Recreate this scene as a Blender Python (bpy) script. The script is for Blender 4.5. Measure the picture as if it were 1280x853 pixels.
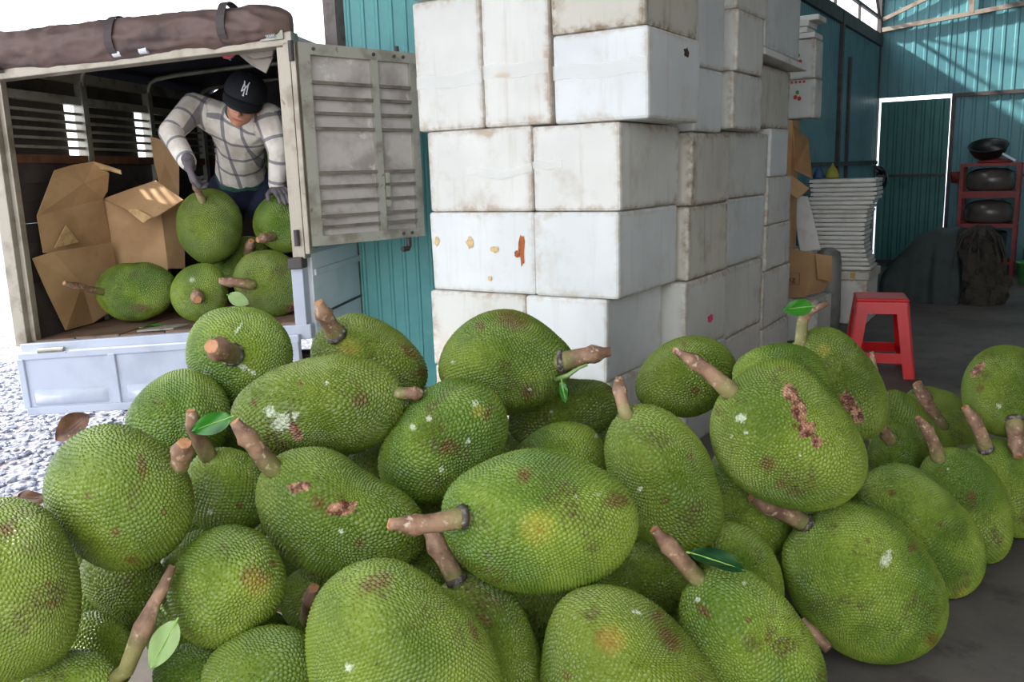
import bpy, bmesh, math, random
import numpy as np
from mathutils import Vector, Matrix, noise as mnoise

for o in list(bpy.data.objects):
    bpy.data.objects.remove(o, do_unlink=True)
scene = bpy.context.scene
col = scene.collection
random.seed(7)
rng = np.random.default_rng(7)

# ------------------------------------------------------------------ camera
H = 1.2
FPX = 1080.0
YAW, PITCH, ROLL = math.radians(32.5), math.radians(11.0), math.radians(1.8)
_Fh = np.array([-math.sin(YAW), math.cos(YAW), 0.0])
_R0 = np.array([math.cos(YAW), math.sin(YAW), 0.0])
_F = _Fh*math.cos(PITCH) + np.array([0, 0, -math.sin(PITCH)])
_U0 = np.cross(_R0, _F)
_R = math.cos(ROLL)*_R0 - math.sin(ROLL)*_U0
_U = math.cos(ROLL)*_U0 + math.sin(ROLL)*_R0
_C = np.array([0.0, 0.0, H])
cd = bpy.data.cameras.new('camera')
cd.sensor_width = 36.0
cd.lens = 36.0*FPX/1280.0
cd.clip_start = 0.05
cd.clip_end = 300
cam = bpy.data.objects.new('camera', cd)
col.objects.link(cam)
cam.matrix_world = Matrix(((_R[0], _U[0], -_F[0], 0), (_R[1], _U[1], -_F[1], 0), (_R[2], _U[2], -_F[2], H), (0, 0, 0, 1)))
scene.camera = cam

# ------------------------------------------------------------------ sky, sun, exposure
w = bpy.data.worlds.new('sky')
scene.world = w
w.use_nodes = True
bg = w.node_tree.nodes['Background']
bg.inputs[0].default_value = (0.90, 0.95, 1.0, 1)
bg.inputs[1].default_value = 1.0
sd = bpy.data.lights.new('sun', 'SUN')
sd.energy = 3.2
sd.angle = math.radians(2.5)
sd.color = (1.0, 0.96, 0.9)
sun = bpy.data.objects.new('sun', sd)
col.objects.link(sun)
sun.location = (-8, -2, 9)
sun.rotation_euler = Vector((1.0, 0.42, -0.72)).to_track_quat('-Z', 'Y').to_euler()
scene.view_settings.view_transform = 'Standard'
scene.view_settings.look = 'None'
scene.view_settings.gamma = 1.0
scene.view_settings.use_curve_mapping = False
scene.view_settings.exposure = 1.85

# ------------------------------------------------------------------ measuring helpers (real places from sight lines)
def ray(x, y):
    return _F + _R*((x-640)/FPX) - _U*((y-426.5)/FPX)
def at(x, y, d):
    return _C + ray(x, y)*d
def onX(x, y, X):
    d = ray(x, y); return _C + d*(X/d[0])
def onY(x, y, Y):
    d = ray(x, y); return _C + d*(Y/d[1])
def onZ(x, y, Z):
    d = ray(x, y); return _C + d*((Z-H)/d[2])
def topx(P):
    v = np.asarray(P) - _C
    dd = v @ _F
    return 640+FPX*(v @ _R)/dd, 426.5-FPX*(v @ _U)/dd, dd

# ------------------------------------------------------------------ mesh helpers
class MB:
    """collects shapes; build() links them as one mesh object"""
    def __init__(self):
        self.v = []; self.f = []
    def add(self, vs, fs):
        b = len(self.v)
        self.v += [tuple(float(c) for c in p) for p in vs]
        self.f += [tuple(b+i for i in q) for q in fs]
        return self
    def box(self, lo, hi):
        x0, y0, z0 = lo; x1, y1, z1 = hi
        return self.add([(x0,y0,z0),(x1,y0,z0),(x1,y1,z0),(x0,y1,z0),(x0,y0,z1),(x1,y0,z1),(x1,y1,z1),(x0,y1,z1)],
                        [(0,3,2,1),(4,5,6,7),(0,1,5,4),(1,2,6,5),(2,3,7,6),(3,0,4,7)])
    def hexa(self, p8):
        return self.add(p8, [(0,3,2,1),(4,5,6,7),(0,1,5,4),(1,2,6,5),(2,3,7,6),(3,0,4,7)])
    def bar(self, a, b, wx, wy, up=(0,0,1)):
        a = np.asarray(a, float); b = np.asarray(b, float)
        d = b-a; d /= np.linalg.norm(d)
        s = np.cross(d, np.asarray(up, float))
        if np.linalg.norm(s) < 1e-5: s = np.cross(d, (1,0,0))
        s /= np.linalg.norm(s); u = np.cross(s, d)
        q = [(-1,-1),(1,-1),(1,1),(-1,1)]
        vs = [a+s*i*wx/2+u*j*wy/2 for i, j in q] + [b+s*i*wx/2+u*j*wy/2 for i, j in q]
        return self.hexa(vs)
    def slab(self, poly, n, t):
        """flat polygon thickened by t along n (centred)"""
        n = np.asarray(n, float); n /= np.linalg.norm(n)
        P = [np.asarray(p, float) for p in poly]; k = len(P)
        vs = [p+n*t/2 for p in P] + [p-n*t/2 for p in P]
        fs = [tuple(range(k)), tuple(range(2*k-1, k-1, -1))] + [(i, k+i, k+(i+1) % k, (i+1) % k) for i in range(k)]
        return self.add(vs, fs)
    def tube(self, pts, rad, seg=10, cap=True):
        pts = [np.asarray(p, float) for p in pts]; n = len(pts)
        if not hasattr(rad, '__len__'): rad = [rad]*n
        b = len(self.v); ref = None
        for i, p in enumerate(pts):
            d = pts[min(i+1, n-1)] - pts[max(i-1, 0)]; d = d/(np.linalg.norm(d)+1e-9)
            if ref is None:
                ref = np.cross(d, (0.3, 0.5, 0.81)); ref /= np.linalg.norm(ref)
            ref = ref - d*(ref @ d); ref /= np.linalg.norm(ref)
            e = np.cross(d, ref)
            for k in range(seg):
                a = 2*math.pi*k/seg
                self.v.append(tuple(p + rad[i]*(math.cos(a)*ref + math.sin(a)*e)))
        for i in range(n-1):
            for k in range(seg):
                k2 = (k+1) % seg
                self.f.append((b+i*seg+k, b+i*seg+k2, b+(i+1)*seg+k2, b+(i+1)*seg+k))
        if cap:
            self.f.append(tuple(b+k for k in range(seg-1, -1, -1)))
            self.f.append(tuple(b+(n-1)*seg+k for k in range(seg)))
        return self
    def lathe(self, prof, seg=32, c=(0,0,0)):
        b = len(self.v); n = len(prof)
        for r, z in prof:
            for k in range(seg):
                a = 2*math.pi*k/seg
                self.v.append((c[0]+r*math.cos(a), c[1]+r*math.sin(a), c[2]+z))
        for i in range(n-1):
            for k in range(seg):
                k2 = (k+1) % seg
                self.f.append((b+i*seg+k, b+i*seg+k2, b+(i+1)*seg+k2, b+(i+1)*seg+k))
        return self
    def mesh(self, name):
        m = bpy.data.meshes.new(name)
        m.from_pydata(self.v, [], self.f)
        m.update()
        return m
    def build(self, name, material, parent=None, smooth=False, bevel=0.0, fix=True):
        m = self.mesh(name)
        if fix or bevel:
            bm = bmesh.new(); bm.from_mesh(m)
            if fix: bmesh.ops.recalc_face_normals(bm, faces=bm.faces)
            if bevel:
                es = [e for e in bm.edges if len(e.link_faces) == 2 and e.calc_face_angle(0) > 0.5]
                bmesh.ops.bevel(bm, geom=es, offset=bevel, segments=2, profile=0.5, affect='EDGES')
            bm.to_mesh(m); bm.free()
        if smooth:
            m.polygons.foreach_set('use_smooth', [True]*len(m.polygons))
        m.materials.append(material)
        return link(name, m, parent)

def link(name, mesh, parent=None):
    o = bpy.data.objects.new(name, mesh)
    col.objects.link(o)
    if parent is not None: o.parent = parent
    return o
def tag(o, label=None, cat=None, group=None, kind=None):
    if label: o['label'] = label
    if cat: o['category'] = cat
    if group: o['group'] = group
    if kind: o['kind'] = kind
    return o
def empty(name, loc=(0,0,0), rz=0.0):
    o = bpy.data.objects.new(name, None)
    o.empty_display_size = 0.1
    col.objects.link(o); o.location = loc; o.rotation_euler = (0, 0, rz)
    return o
def struct(name, mb, material, label, **k):
    o = mb.build(name, material, **k)
    return tag(o, label, None, None, 'structure')

# ------------------------------------------------------------------ material helpers
def srgb(r, g, b):
    f = lambda c: (c/255/12.92) if c/255 <= 0.04045 else ((c/255+0.055)/1.055)**2.4
    return (f(r), f(g), f(b), 1)
class NT:
    def __init__(self, name):
        self.m = bpy.data.materials.new(name); self.m.use_nodes = True
        self.t = self.m.node_tree; self.p = self.t.nodes['Principled BSDF']
        self._tc = None
    def n(self, typ, **kw):
        nd = self.t.nodes.new(typ)
        for k, v in kw.items(): setattr(nd, k, v)
        return nd
    def l(self, a, b): self.t.links.new(a, b)
    def tc(self, which='Object'):
        if self._tc is None: self._tc = self.n('ShaderNodeTexCoord')
        return self._tc.outputs[which]
    def shifted(self, which='Object', k=37.0):
        """texture coordinates with a different offset per object"""
        oi = self.n('ShaderNodeObjectInfo')
        v = self.n('ShaderNodeVectorMath', operation='SCALE'); 
        cmb = self.n('ShaderNodeCombineXYZ')
        for i in range(3): self.l(oi.outputs['Random'], cmb.inputs[i])
        self.l(cmb.outputs[0], v.inputs[0]); v.inputs['Scale'].default_value = k
        a = self.n('ShaderNodeVectorMath', operation='ADD')
        self.l(self.tc(which), a.inputs[0]); self.l(v.outputs[0], a.inputs[1])
        return a.outputs[0], oi.outputs['Random']
    def noise(self, vec, scale, detail=4, rough=0.55, dist=0.0):
        nd = self.n('ShaderNodeTexNoise')
        nd.inputs['Scale'].default_value = scale; nd.inputs['Detail'].default_value = detail
        nd.inputs['Roughness'].default_value = rough; nd.inputs['Distortion'].default_value = dist
        if vec is not None: self.l(vec, nd.inputs['Vector'])
        return nd.outputs['Fac']
    def ramp(self, fac, lo, hi, a=0.0, b=1.0):
        nd = self.n('ShaderNodeMapRange', interpolation_type='SMOOTHSTEP')
        nd.inputs['From Min'].default_value = lo; nd.inputs['From Max'].default_value = hi
        nd.inputs['To Min'].default_value = a; nd.inputs['To Max'].default_value = b
        self.l(fac, nd.inputs['Value'])
        return nd.outputs['Result']
    def math(self, op, a, b=None):
        nd = self.n('ShaderNodeMath', operation=op)
        for i, q in enumerate((a, b)):
            if q is None: continue
            if isinstance(q, (int, float)): nd.inputs[i].default_value = q
            else: self.l(q, nd.inputs[i])
        return nd.outputs[0]
    def mix(self, fac, a, b):
        nd = self.n('ShaderNodeMix', data_type='RGBA')
        for s, q in ((0, fac), (6, a), (7, b)):
            if isinstance(q, (int, float)): nd.inputs[s].default_value = q
            elif isinstance(q, tuple): nd.inputs[s].default_value = q
            else: self.l(q, nd.inputs[s])
        return nd.outputs[2]
    def attr(self, name):
        nd = self.n('ShaderNodeAttribute', attribute_name=name); return nd
    def bump(self, height, strength=0.3, dist=0.01):
        nd = self.n('ShaderNodeBump'); nd.inputs['Strength'].default_value = strength
        nd.inputs['Distance'].default_value = dist
        self.l(height, nd.inputs['Height']); self.l(nd.outputs[0], self.p.inputs['Normal'])
    def out(self, color=None, rough=0.6, metal=0.0, spec=None):
        if color is not None:
            if isinstance(color, tuple): self.p.inputs['Base Color'].default_value = color
            else: self.l(color, self.p.inputs['Base Color'])
        self.p.inputs['Roughness'].default_value = rough
        self.p.inputs['Metallic'].default_value = metal
        if spec is not None: self.p.inputs['Specular IOR Level'].default_value = spec
        return self.m
def worn(name, c1, c2, scale=6, lo=0.45, hi=0.7, rough=0.6, metal=0.0, bump=0.0, bscale=60, c3=None, s3=20, lo3=0.62, hi3=0.7, dist=0.002):
    """base colour, blotches of a second colour, specks of a third"""
    t = NT(name); vec, rnd = t.shifted()
    c = t.mix(t.ramp(t.noise(vec, scale), lo, hi), c1, c2)
    if c3 is not None: c = t.mix(t.ramp(t.noise(vec, s3, 6, 0.65), lo3, hi3), c, c3)
    if bump: t.bump(t.noise(vec, bscale, 5), bump, dist)
    return t.out(c, rough, metal)
# ------------------------------------------------------------------ materials
M = {}
# jackfruit rind: green, yellower and browner by patches, with marked bruises and latex
t = NT('jackfruit_rind'); vec, rnd = t.shifted()
g = t.mix(t.ramp(t.noise(vec, 5.0, 3), 0.32, 0.66), srgb(80, 108, 28), srgb(126, 146, 50))
g = t.mix(t.ramp(rnd, 0.0, 1.0, 0.0, 0.45), g, srgb(94, 104, 34))
g = t.mix(t.math('MULTIPLY', t.ramp(t.noise(vec, 9, 5, 0.65), 0.53, 0.70), t.ramp(t.noise(vec, 120, 2), 0.35, 0.6, 0.2, 0.85)), g, srgb(78, 66, 30))
g = t.mix(t.ramp(t.noise(vec, 34, 5, 0.7), 0.63, 0.72, 0.0, 0.75), g, srgb(70, 58, 28))
fine = t.noise(vec, 95, 3, 0.6)
br = t.attr('bruise').outputs['Fac']
g = t.mix(t.ramp(t.math('ADD', br, t.math('MULTIPLY', t.math('SUBTRACT', fine, 0.5), 0.9)), 0.45, 1.15, 0.0, 0.8), g, srgb(98, 64, 28))
wn = t.attr('wound').outputs['Fac']
wc = t.mix(t.ramp(t.noise(vec, 60, 4), 0.4, 0.62), srgb(96, 58, 40), srgb(178, 132, 104))
g = t.mix(t.ramp(t.math('ADD', wn, t.math('MULTIPLY', t.math('SUBTRACT', t.noise(vec, 45, 4), 0.5), 1.2)), 0.42, 0.55), g, wc)
lx = t.attr('latex').outputs['Fac']
g = t.mix(t.ramp(t.math('ADD', lx, t.math('MULTIPLY', t.math('SUBTRACT', t.noise(vec, 130, 3, 0.7), 0.5), 1.5)), 0.62, 0.95, 0.0, 0.68), g, srgb(214, 218, 196))
yl = t.attr('yellow').outputs['Fac']
g = t.mix(t.ramp(yl, 0.1, 0.9, 0.0, 0.32), g, srgb(186, 164, 66))
M['rind'] = t.out(g, 0.38, 0.0, 0.5)

t = NT('fruit_stem'); vec, rnd = t.shifted()
c = t.mix(t.ramp(t.noise(vec, 25, 4), 0.4, 0.62), srgb(164, 128, 102), srgb(120, 90, 70))
c = t.mix(t.ramp(t.noise(vec, 70, 5), 0.56, 0.68), c, srgb(204, 176, 150))
c = t.mix(t.ramp(t.attr('rootward').outputs['Fac'], 0.55, 1.0, 0.0, 0.55), c, srgb(122, 138, 66))
t.bump(t.noise(vec, 90, 5), 0.5, 0.004)
M['stem'] = t.out(c, 0.6)
M['stem_cut'] = worn('stem_cut_wood', srgb(196, 140, 100), srgb(152, 92, 60), 60, rough=0.7, bump=0.4, bscale=200)
M['stem_collar'] = worn('stem_collar', srgb(70, 60, 52), srgb(150, 144, 134), 90, rough=0.6, bump=0.4, bscale=150)
M['leaf'] = worn('green_leaf', srgb(52, 128, 30), srgb(34, 96, 26), 20, rough=0.32)
M['leaf_pale'] = worn('pale_leaf_underside', srgb(138, 164, 100), srgb(112, 142, 78), 20, rough=0.5)
M['leaf_vein'] = NT('leaf_vein').out(srgb(150, 190, 90), 0.5)
M['vein_dry'] = NT('dry_vein').out(srgb(110, 84, 70), 0.6)
M['leaf_dark'] = worn('dark_leaf', srgb(30, 72, 34), srgb(20, 50, 26), 20, rough=0.35)
M['leaf_dry'] = worn('dry_leaf', srgb(120, 84, 64), srgb(70, 46, 40), 30, rough=0.55, c3=srgb(176, 150, 130), s3=60)

def foam(name, clean, dirt, amount):
    t = NT(name); vec, rnd = t.shifted(k=11)
    ge = t.tc('Generated')
    sub = t.n('ShaderNodeVectorMath', operation='SUBTRACT'); t.l(ge, sub.inputs[0]); sub.inputs[1].default_value = (.5, .5, .5)
    ab = t.n('ShaderNodeVectorMath', operation='ABSOLUTE'); t.l(sub.outputs[0], ab.inputs[0])
    sp = t.n('ShaderNodeSeparateXYZ'); t.l(ab.outputs[0], sp.inputs[0])
    x, y, z = sp.outputs
    mx = t.math('MAXIMUM', x, t.math('MAXIMUM', y, z)); mn = t.math('MINIMUM', x, t.math('MINIMUM', y, z))
    mid = t.math('SUBTRACT', t.math('SUBTRACT', t.math('ADD', x, t.math('ADD', y, z)), mx), mn)
    n1 = t.noise(vec, 5, 6, 0.65); n2 = t.noise(vec, 26, 5, 0.6)
    edge = t.math('MULTIPLY', t.ramp(t.math('ADD', mid, t.math('MULTIPLY', t.math('SUBTRACT', n1, 0.5), 0.22)), 0.40, 0.5), t.ramp(n2, 0.34, 0.66))
    c = t.mix(t.ramp(t.noise(vec, 3, 3), 0.3, 0.7), clean, tuple(0.88*q for q in clean[:3])+(1,))
    blot = t.math('MULTIPLY', t.ramp(n1, 0.52, 0.74), 0.5)
    streak = t.n('ShaderNodeMapping'); streak.inputs['Scale'].default_value = (14, 14, 1.2); t.l(vec, streak.inputs['Vector'])
    st = t.math('MULTIPLY', t.ramp(t.noise(streak.outputs[0], 1.6, 4, 0.6), 0.54, 0.76), 0.4)
    f = t.math('MINIMUM', t.math('ADD', edge, t.math('ADD', blot, st)), 1.0)
    c = t.mix(t.math('MULTIPLY', f, amount), c, dirt)
    bead = t.n('ShaderNodeTexVoronoi'); bead.inputs['Scale'].default_value = 160; t.l(vec, bead.inputs['Vector'])
    t.bump(bead.outputs['Distance'], 0.12, 0.003)
    return t.out(c, 0.55)
M['foam'] = foam('white_foam', srgb(224, 222, 215), srgb(158, 124, 84), 0.62)
M['foam_clean'] = foam('clean_white_foam', srgb(226, 228, 227), srgb(172, 146, 110), 0.4)
M['foam_dirty'] = foam('stained_foam', srgb(210, 204, 190), srgb(124, 96, 62), 0.8)
M['foam_lid'] = worn('foam_lid', srgb(228, 226, 220), srgb(206, 200, 190), 6, rough=0.5)
t = NT('clear_tape'); t.p.inputs['Alpha'].default_value = 0.34
M['tape'] = t.out(srgb(240, 240, 236), 0.12)
t = NT('amber_tape'); M['tape_amber'] = t.out(srgb(206, 160, 84), 0.25)
M['rust_mark'] = worn('rust_mark', srgb(170, 92, 40), srgb(120, 58, 28), 60, rough=0.8)
M['tan_mark'] = worn('tan_mark', srgb(214, 186, 140), srgb(188, 152, 104), 60, rough=0.8)
M['pink_paint'] = NT('pink_paint').out(srgb(238, 74, 120), 0.6)
M['print_red'] = NT('red_print').out(srgb(196, 60, 60), 0.6)
M['print_green'] = NT('green_print').out(srgb(70, 140, 80), 0.6)
M['print_dark'] = NT('dark_print').out(srgb(70, 54, 40), 0.7)

t = NT('cardboard'); vec, rnd = t.shifted(k=5)
c = t.mix(t.ramp(t.noise(vec, 4, 4), 0.35, 0.7), srgb(200, 160, 116), srgb(176, 136, 94))
c = t.mix(t.ramp(t.noise(vec, 30, 5, 0.7), 0.64, 0.72, 0, 0.6), c, srgb(96, 68, 44))
M['card'] = t.out(c, 0.75)
M['card_light'] = worn('cardboard_edge', srgb(206, 172, 122), srgb(182, 144, 96), 30, rough=0.8)

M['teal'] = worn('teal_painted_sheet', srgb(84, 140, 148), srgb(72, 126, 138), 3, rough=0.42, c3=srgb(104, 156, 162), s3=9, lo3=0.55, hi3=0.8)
M['teal_lit'] = worn('lit_teal_sheet', srgb(124, 200, 200), srgb(110, 186, 190), 3, rough=0.42, c3=srgb(140, 208, 206), s3=9, lo3=0.55, hi3=0.8)  # same paint as the other teal walls, with light put into its colour
M['neutral_grey'] = worn('bounce_grey_wall', srgb(190, 188, 184), srgb(170, 168, 164), 3, rough=0.8)  # neutral grey for the unseen walls, so their bounce is not teal
M['teal_dark'] = worn('teal_door_sheet', srgb(58, 118, 114), srgb(48, 102, 100), 3, rough=0.5)
M['roof_sheet'] = worn('roof_sheet', srgb(128, 138, 150), srgb(104, 112, 124), 3, rough=0.45, metal=0.2)
M['steel_dark'] = worn('dark_steel', srgb(74, 66, 64), srgb(52, 46, 46), 8, rough=0.55)
M['steel_tan'] = worn('primed_steel', srgb(150, 138, 124), srgb(120, 104, 92), 8, rough=0.5)
M['jamb'] = worn('brown_jamb', srgb(128, 116, 112), srgb(96, 78, 72), 10, rough=0.6)
M['galv'] = worn('galvanised_frame', srgb(168, 166, 154), srgb(132, 126, 112), 9, rough=0.42, metal=0.35, c3=srgb(112, 72, 50), s3=16, lo3=0.63, hi3=0.72)
M['slat_steel'] = worn('dull_steel_slat', srgb(122, 116, 104), srgb(96, 88, 78), 12, rough=0.5, metal=0.3)
M['galv_bright'] = worn('bright_galvanised_post', srgb(172, 162, 146), srgb(140, 128, 112), 9, rough=0.38, metal=0.25, c3=srgb(134, 96, 70), s3=14, lo3=0.62, hi3=0.72)
M['door_sheet'] = worn('scuffed_sheet_metal', srgb(190, 182, 176), srgb(156, 146, 140), 7, rough=0.4, metal=0.1, c3=srgb(214, 208, 202), s3=12, lo3=0.55, hi3=0.7)
M['truck_white'] = worn('white_truck_paint', srgb(180, 186, 200), srgb(164, 170, 184), 4, rough=0.35, c3=srgb(132, 112, 92), s3=22, lo3=0.66, hi3=0.74)
M['truck_white_clean'] = worn('clean_white_truck_paint', srgb(228, 232, 240), srgb(214, 218, 228), 4, rough=0.3)
M['bed_wood'] = worn('worn_bed_floor', srgb(124, 96, 78), srgb(92, 68, 54), 8, rough=0.75, c3=srgb(160, 136, 112), s3=18, bump=0.4, bscale=40)
M['rail_wood'] = worn('brown_rail', srgb(116, 76, 52), srgb(84, 56, 42), 12, rough=0.7)
M['dusty_pane'] = worn('dusty_side_sheet', srgb(74, 66, 64), srgb(50, 44, 44), 6, rough=0.5, c3=srgb(104, 92, 86), s3=5, lo3=0.55, hi3=0.8)
M['tarp'] = worn('brown_tarpaulin', srgb(112, 90, 82), srgb(84, 68, 66), 7, rough=0.6, bump=0.25, bscale=25, dist=0.01)
M['tarp_inner'] = worn('navy_tarpaulin', srgb(38, 38, 60), srgb(28, 28, 46), 5, rough=0.6)
M['strap'] = NT('strap').out(srgb(84, 74, 74), 0.7)
M['rubber'] = NT('tyre_rubber').out(srgb(28, 28, 30), 0.8)
M['black'] = worn('black_enamel', srgb(30, 30, 32), srgb(44, 42, 42), 10, rough=0.4)

t = NT('concrete_floor'); vec = t.tc('Object')
c = t.mix(t.ramp(t.noise(vec, 1.3, 6, 0.6), 0.3, 0.7), srgb(114, 107, 100), srgb(82, 76, 71))
c = t.mix(t.ramp(t.noise(vec, 6, 6, 0.7), 0.5, 0.72, 0, 0.7), c, srgb(58, 52, 50))
t.bump(t.noise(vec, 30, 6), 0.25, 0.006)
M['floor'] = t.out(c, 0.7)
t = NT('gravel_ground'); vec = t.tc('Object')
vo = t.n('ShaderNodeTexVoronoi'); vo.inputs['Scale'].default_value = 34; t.l(vec, vo.inputs['Vector'])
c = t.mix(t.ramp(t.noise(vec, 20, 4), 0.35, 0.65), srgb(150, 153, 168), srgb(102, 102, 116))
c = t.mix(t.ramp(t.noise(vec, 5, 5, 0.7), 0.56, 0.7, 0, 0.5), c, srgb(150, 120, 96))
t.bump(vo.outputs['Distance'], 0.7, 0.02)
M['gravel'] = t.out(c, 0.75)
M['pebble'] = worn('pebbles', srgb(162, 166, 182), srgb(100, 100, 114), 8, rough=0.6)

M['red_plastic'] = worn('red_plastic', srgb(220, 26, 32), srgb(206, 22, 28), 5, rough=0.35)
M['red_metal'] = worn('red_painted_steel', srgb(142, 42, 40), srgb(108, 34, 32), 8, rough=0.5)
M['grey_glass'] = worn('dusty_pot', srgb(92, 84, 80), srgb(70, 64, 62), 6, rough=0.25)
M['green_plastic'] = NT('green_plastic').out(srgb(84, 168, 88), 0.4)
M['dark_cover'] = worn('dark_green_cover', srgb(48, 58, 56), srgb(36, 44, 44), 7, rough=0.7, bump=0.3, bscale=18, dist=0.01)
M['dark_net'] = worn('dark_net_bundle', srgb(66, 60, 52), srgb(40, 38, 34), 14, rough=0.85, bump=0.8, bscale=40, dist=0.02)
M['steel_bowl'] = NT('steel_bowl').out(srgb(120, 124, 132), 0.25, 0.9)
M['yellow_bag'] = NT('yellow_green_bag').out(srgb(150, 150, 60), 0.5)
M['blue_bag'] = NT('blue_bag').out(srgb(60, 90, 130), 0.5)
M['grey_cloth'] = worn('grey_cloth', srgb(150, 140, 130), srgb(112, 104, 98), 14, rough=0.8)
M['rope_red'] = NT('red_rope').out(srgb(190, 80, 76), 0.7)
M['rope_blue'] = NT('blue_rope').out(srgb(84, 100, 150), 0.7)
M['white_plastic'] = NT('white_plastic').out(srgb(230, 232, 238), 0.5)

M['skin'] = worn('skin', srgb(206, 146, 118), srgb(190, 128, 102), 14, rough=0.5)
M['eye_white'] = NT('eye_white').out(srgb(225, 220, 214), 0.3)
M['eye_dark'] = NT('eye_dark').out(srgb(30, 24, 22), 0.3)
M['lip'] = NT('lip').out(srgb(176, 98, 86), 0.5)
M['hair'] = NT('black_hair').out(srgb(26, 22, 22), 0.5)
M['cap'] = worn('black_cap_cloth', srgb(24, 25, 32), srgb(18, 18, 24), 30, rough=0.85)
M['cap_logo'] = NT('white_thread').out(srgb(235, 235, 240), 0.7)
M['pants'] = worn('navy_trousers', srgb(30, 34, 62), srgb(22, 25, 48), 14, rough=0.8, bump=0.3, bscale=20, dist=0.01)
M['undershirt'] = worn('green_undershirt', srgb(50, 96, 82), srgb(40, 80, 70), 14, rough=0.85)
M['glove'] = worn('grey_work_glove', srgb(116, 108, 112), srgb(84, 78, 82), 24, rough=0.9, bump=0.4, bscale=120)
M['blue_collar'] = NT('blue_lanyard').out(srgb(40, 140, 210), 0.6)
t = NT('plaid_shirt'); at_ = t.attr('plaid')
sp = t.n('ShaderNodeSeparateXYZ'); t.l(at_.outputs['Vector'], sp.inputs[0])
vec = t.tc('Object')
def stripe(s, period, lo, hi, off=0.0):
    fr = t.math('FRACT', t.math('ADD', t.math('DIVIDE', s, period), off))
    return t.math('MULTIPLY', t.math('GREATER_THAN', fr, lo), t.math('LESS_THAN', fr, hi))
c = t.mix(t.ramp(t.noise(vec, 12, 4), 0.4, 0.7), srgb(240, 232, 220), srgb(214, 202, 188))
sa = stripe(sp.outputs[0], 0.105, 0.0, 0.17); sb = stripe(sp.outputs[1], 0.105, 0.0, 0.15)
c = t.mix(t.math('MULTIPLY', sa, 0.72), c, srgb(92, 92, 108))
c = t.mix(t.math('MULTIPLY', sb, 0.72), c, srgb(92, 92, 108))
t.bump(t.noise(vec, 22, 4, 0.5, 0.6), 0.35, 0.012)
M['shirt'] = t.out(c, 0.85)
# ------------------------------------------------------------------ the shed: ground, walls, roof
XL, XR, YB, YF = -3.09, 5.2, 10.80, -2.0      # left wall, right wall, back wall, open front
XI, YI = -1.87, 6.25                            # rear part of the left wall stands further in
EAVE, SLOPE = 3.70, 0.12
def roofz(x): return EAVE + SLOPE*(x-XI)

def ribbed(p0, p1, z0, z1, nrm, pitch=0.117, rib=0.022, h=0.012, mb=None, ztop=None):
    """upright profiled sheet from p0 to p1 (plan), ribs standing out along nrm; ztop(x) gives a sloping top"""
    mb = mb or MB()
    p0 = np.array(p0, float); p1 = np.array(p1, float); L = np.linalg.norm(p1-p0); d = (p1-p0)/L; n = np.array(nrm, float)
    prof = []; s = 0.0
    while s < L-1e-6:
        prof += [(s, 0), (min(L, s+pitch-2*rib), 0), (min(L, s+pitch-1.5*rib), h), (min(L, s+pitch-0.5*rib), h)]
        s += pitch
    prof.append((L, 0))
    T = 0.004; vs = []
    for s, q in prof:
        b = p0+d*s+n*q
        zt = ztop(b[0]) if ztop else z1
        for off in (0, -T):
            c = b+n*off
            vs += [(c[0], c[1], z0), (c[0], c[1], zt)]
    k = len(prof); fs = []
    for i in range(k-1):
        a = 4*i; b = 4*(i+1)
        fs += [(a, b, b+1, a+1), (b+2, a+2, a+3, b+3), (a+1, b+1, b+3, a+3), (b, a, a+2, b+2)]
    return mb.add(vs, fs)

struct('floor', MB().box((-2.95, -7.0, -0.12), (XR, YB+0.1, 0.0)), M['floor'], 'dark worn concrete floor of the shed')  # runs on unseen past the open front, added to cut gravel bounce
struct('ground', MB().box((-40, -40, -0.2), (40, 45, -0.022)), M['gravel'], 'pale gravel yard outside the shed')
# loose pebbles of the yard
mb = MB()
ico = [(0,0,1),(.89,0,.45),(.28,.85,.45),(-.72,.53,.45),(-.72,-.53,.45),(.28,-.85,.45),(.72,.53,-.45),(-.28,.85,-.45),(-.89,0,-.45),(-.28,-.85,-.45),(.72,-.53,-.45),(0,0,-1)]
icf = [(0,1,2),(0,2,3),(0,3,4),(0,4,5),(0,5,1),(1,6,2),(2,7,3),(3,8,4),(4,9,5),(5,10,1),(6,7,2),(7,8,3),(8,9,4),(9,10,5),(10,6,1),(11,7,6),(11,8,7),(11,9,8),(11,10,9),(11,6,10)]
icv = np.array(ico)
for i in range(5200):
    x = rng.uniform(-6.4, -2.96); y = rng.uniform(0.2, 3.6)
    s = rng.uniform(0.008, 0.02)
    q = icv*(s*rng.uniform(.7, 1.3), s*rng.uniform(.7, 1.3), s*rng.uniform(.5, .8)) + rng.normal(0, s*.12, (12, 3))
    mb.add(q+np.array([x, y, -0.022+s*.2]), icf)
tag(mb.build('gravel_stones', M['pebble'], fix=False), 'loose pale grey gravel stones covering the yard beside the truck', 'gravel', kind='stuff')

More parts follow.
